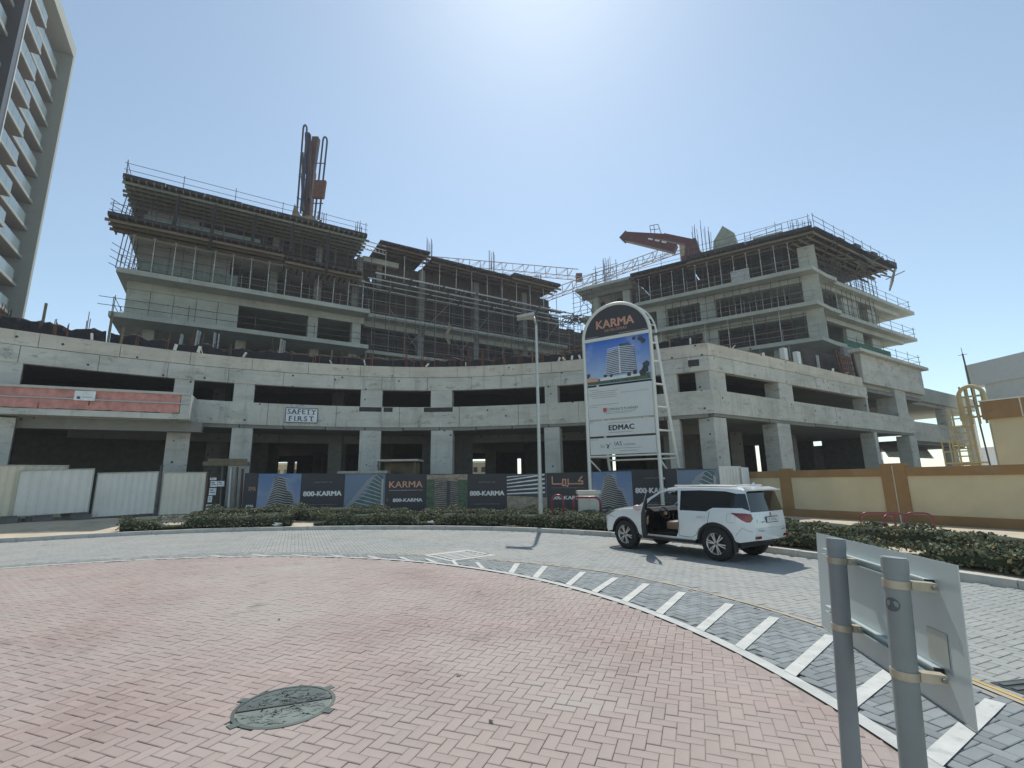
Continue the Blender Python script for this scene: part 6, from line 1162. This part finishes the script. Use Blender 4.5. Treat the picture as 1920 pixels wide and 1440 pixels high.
MB().prism([(-.72, 1.755), (-.98, 1.70), (-1.08, 1.695), (-1.07, 1.665), (-.84, 1.655)], lambda a, t, b: (a, t, b), -.66, .66).build('roof_spoiler', 'car_white', car)
MB().add([(-.55, -.02, 1.80), (-.55, .02, 1.80), (-.72, .015, 1.78), (-.72, -.015, 1.78), (-.66, 0, 1.87)], [(0, 1, 4), (1, 2, 4), (2, 3, 4), (3, 0, 4)]).build('aerial_fin', 'car_white', car)
MB().box(-1.143, -1.12, -.28, .28, .915, 1.055).build('plate_frame', 'car_black', car); MB().box(-1.15, -1.144, -.26, .26, .93, 1.04).build('number_plate', 'plate_white', car); text('T 5716', lambda a, t, b: (t, -a, b), 0, .985, -1.153, .36, .055, 'black_print', car)
MB().tube((-1.085, .0, 1.10), (-1.10, .0, 1.10), .05, 12).build('badge', 'chrome', car); MB().box(-1.13, -1.12, .36, .50, .93, .95).build('badge', 'chrome', car)
MB().path([(-1.125, y, .745-.02*(1-(y/.6)**2)) for y in np.linspace(-.6, .6, 9)], .006, 5).build('tailgate_seam', 'car_black', car); MB().path([(-1.075, .62, 1.0), (-1.07, .64, .85), (-1.10, .6, .74)], .005, 5).build('tailgate_seam', 'car_black', car)
MB().box(-1.10, -1.03, .52, .74, .56, .62).build('rear_reflector', 'tail_red', car); MB().box(-1.10, -1.03, -.74, -.52, .56, .62).build('rear_reflector', 'tail_red', car)
MB().box(-.55, 3.3, -.74, .74, .32, .46).build('underbody', 'car_black', car); MB().box(-.6, 2.4, -.84, .84, .461, .50).build('floor', 'car_black', car)
MB().box(-.55, -.3, -.62, .62, .5, 1.2).build('rear_lining', 'car_black', car); MB().box(2.3, 2.36, -.8, .8, .5, 1.1).build('bulkhead', 'car_black', car)
# cabin
MB().prism([(2.28, .95), (1.9, .98), (1.78, 1.08), (1.95, 1.17), (2.3, 1.16)], lambda a, t, b: (a, t, b), -.78, .78).build('dashboard', 'car_black', car)
MB().box(1.2, 2.1, -.13, .13, .5, .82).build('centre_console', 'car_black', car)
for y in (.38, -.38):
    st = MB().box(1.0, 1.52, y-.25, y+.25, .62, .80).build('seat', 'leather', car); MB().prism([(1.02, .78), (1.18, .80), (1.02, 1.32), (.86, 1.30)], lambda a, t, b: (a, y+t, b), -.23, .23).build('backrest', 'leather', st); MB().box(.86, .96, y-.13, y+.13, 1.34, 1.52).build('head_rest', 'leather', st); MB().box(1.2, 1.5, y-.2, y+.2, .801, .82).build('cushion_top', 'leather_white', st)
    MB().box(1.05, 1.45, y-.2, y+.2, .5, .62).build('seat_base', 'car_black', st)
wh = MB().lathe([(.165, -.016), (.19, -.016), (.195, 0), (.19, .016), (.165, .016), (.16, 0)], 24, lambda x, y, z: (1.74+z*.86+x*.42, .38+y, 1.02+x*.86-z*.42), True).build('steering_wheel', 'car_black', car, True); MB().box(1.72, 1.79, .30, .46, .97, 1.06).build('airbag_cover', 'chrome', wh)
MB().tube((1.76, .38, 1.0), (2.1, .38, .95), .04, 8).build('steering_column', 'car_black', car); MB().box(1.62, 1.68, -.1, .1, 1.52, 1.6).build('rear_view_mirror', 'car_black', car)
# wheels
def wheel(x, y, side):
    w_ = thing('wheel', (0, 0, 0), '', ''); 
    for k in ('label', 'category'): del w_[k]
    w_.parent = car; fr_ = lambda a, b_, c_: (x+a, y+side*c_, .388+b_)
    MB().lathe([(.24, -.13), (.345, -.13), (.378, -.105), (.388, -.06), (.388, .06), (.378, .105), (.345, .13), (.24, .13)], 36, fr_).build('tyre', 'tyre', w_, True)
    MB().lathe([(.255, .118), (.262, .128), (.245, .13), (.225, .10), (.225, -.1)], 36, fr_).build('rim', 'rim', w_, True); MB().lathe([(.23, .04), (.001, .045)], 24, fr_).build('brake_disc', 'car_black', w_)
    m = MB()
    for k in range(6):
        for o_ in (-.17, .17):
            a0 = R(60*k+12); a = a0+o_*.55; p, q = fr_(.05*math.cos(a0+o_*.9), .05*math.sin(a0+o_*.9), .112), fr_(.245*math.cos(a0+o_*.8), .245*math.sin(a0+o_*.8), .118); m.bar(p, q, .024, .03, (0, 1, 0))
    m.lathe([(.001, .125), (.045, .125), (.055, .10)], 16, fr_); m.build('spokes', 'rim', w_)
    m = MB().lathe([(.001, .129), (.03, .127)], 14, fr_); m.build('hub_cap', 'steel_dark', w_)
for x in (0, WB):
    for sd_ in (1, -1): wheel(x, sd_*.785, sd_)
# far-side mirror and the open door with its own mirror
def mirror(parent, fn): 
    o = MB(); P = []
    for i in range(7):
        t = i/6*math.pi; P.append([fn(.09*math.sin(t)*math.cos(R(a))*.8, .12*math.cos(t), .085*math.sin(t)*math.sin(R(a))) for a in range(0, 361, 45)])
    return o.grid(P).build('door_mirror', 'boom_red' if False else 'tail_mirror', parent, True)
mat('tail_mirror', (.55, .42, .41), .3, 0, var=.05, coat=.5)
mirror(car, lambda a, b_, c_: (1.98+a, -(1.03-b_), 1.17+c_))
HX, HY = 2.07, .915; ANG = R(-66)
def open_door(x, y, z):
    dx, dy = x-HX, y-HY; return (HX+dx*math.cos(ANG)-dy*math.sin(ANG), HY+dx*math.sin(ANG)+dy*math.cos(ANG)+.01, z)
ANG = R(-55)
def door_part(name, outer_, holes, mt, off, thick):
    o = side_panel(name, outer_, holes, mt, dr, 1, off, thick)
    for v in o.data.vertices: v.co = Vector(open_door(*v.co))
    return o
dr = thing('front_door', (0, 0, 0), '', '')
for k in ('label', 'category'): del dr[k]
dr.parent = car
door_o = [(1.06, .47), (1.92, .47), (2.02, .62), (2.07, .9), (2.09, 1.15), (1.82, 1.42), (1.57, 1.58), (1.37, 1.64), (1.05, 1.665), (1.0, 1.35), (.97, 1.1), (.96, .8), (1.0, .58)]
gl_d = [(1.06, 1.16), (2.0, 1.17), (1.79, 1.39), (1.55, 1.54), (1.36, 1.60), (1.09, 1.625)]
door_part('outer_skin', door_o, [gl_d], 'car_white', 0, .012); door_part('inner_trim', [(1.03, .5), (1.9, .5), (2.0, .64), (2.04, .9), (2.06, 1.12), (1.0, 1.12), (.99, .8)], (), 'car_black', -.09, .05); door_part('arm_rest', [(1.1, .80), (1.85, .80), (1.9, .98), (1.1, .95)], (), 'leather', -.15, .04); door_part('door_glass', gl_d, (), 'car_glass_clear', -.03, 0)
m = MB(); pts = door_o+[door_o[0]]
for (x0, z0), (x1, z1) in zip(pts, pts[1:]):
    a, b_, c_, d_ = (x0, cw(x0, z0), z0), (x1, cw(x1, z1), z1), (x1, cw(x1, z1)-(.10 if z1 < 1.16 else .05), z1), (x0, cw(x0, z0)-(.10 if z0 < 1.16 else .05), z0); m.add([open_door(*q) for q in (a, b_, c_, d_)], [(0, 1, 2, 3)])
m.build('door_edge', 'car_black', dr)
mirror(dr, lambda a, b_, c_: open_door(1.96+a, 1.04-b_, 1.18+c_))
side_panel('pillar_trim', [(-.70, 1.50), (-.56, 1.60), (-.845, 1.60), (-.92, 1.40), (-.985, 1.20), (-.78, 1.262), (-.82, 1.33)], (), 'car_glass', car, 1, .004, cut=.06); side_panel('pillar_trim', [(-.70, 1.50), (-.56, 1.60), (-.845, 1.60), (-.92, 1.40), (-.985, 1.20), (-.78, 1.262), (-.82, 1.33)], (), 'car_glass', car, -1, .004, cut=.06)
for o in col.objects:
    q = o
    while q.parent: q = q.parent
    if q is car and o.type == 'MESH' and o.data.users == 1 and (o.parent is None or not o.parent.name.startswith('wheel')):
        for v in o.data.vertices:
            if v.co.x < -.45: v.co.x = -.45+(v.co.x+.45)*.70
            if v.co.x > 3.1: v.co.x = 3.1+(v.co.x-3.1)*.88
            if v.co.z > .39: v.co.z = .39+(v.co.z-.39)*.935
hd_ = math.radians(125.0); hv = Vector((math.cos(hd_), math.sin(hd_), 0)); lv = Vector((-hv.y, hv.x, 0))
rear = Vector((4.44, 11.09, 0)); car.rotation_euler = (0, 0, hd_); car.location = rear-lv*.80; car.scale = (.96, .87, .955)

# ================================================================== DUSTY AIR
hz = MB().box(-90, 110, -12, 125, -1.2, 62).build('haze', 'sand'); hz['kind'] = 'stuff'
m = bpy.data.materials.new('dusty_air'); m.use_nodes = True; m.node_tree.nodes.clear(); out = m.node_tree.nodes.new('ShaderNodeOutputMaterial'); pv = m.node_tree.nodes.new('ShaderNodeVolumePrincipled')
pv.inputs['Color'].default_value = (.93, .96, 1, 1); pv.inputs['Density'].default_value = .0008; pv.inputs['Anisotropy'].default_value = .35
m.node_tree.links.new(pv.outputs[0], out.inputs['Volume']); hz.data.materials.clear(); hz.data.materials.append(m)
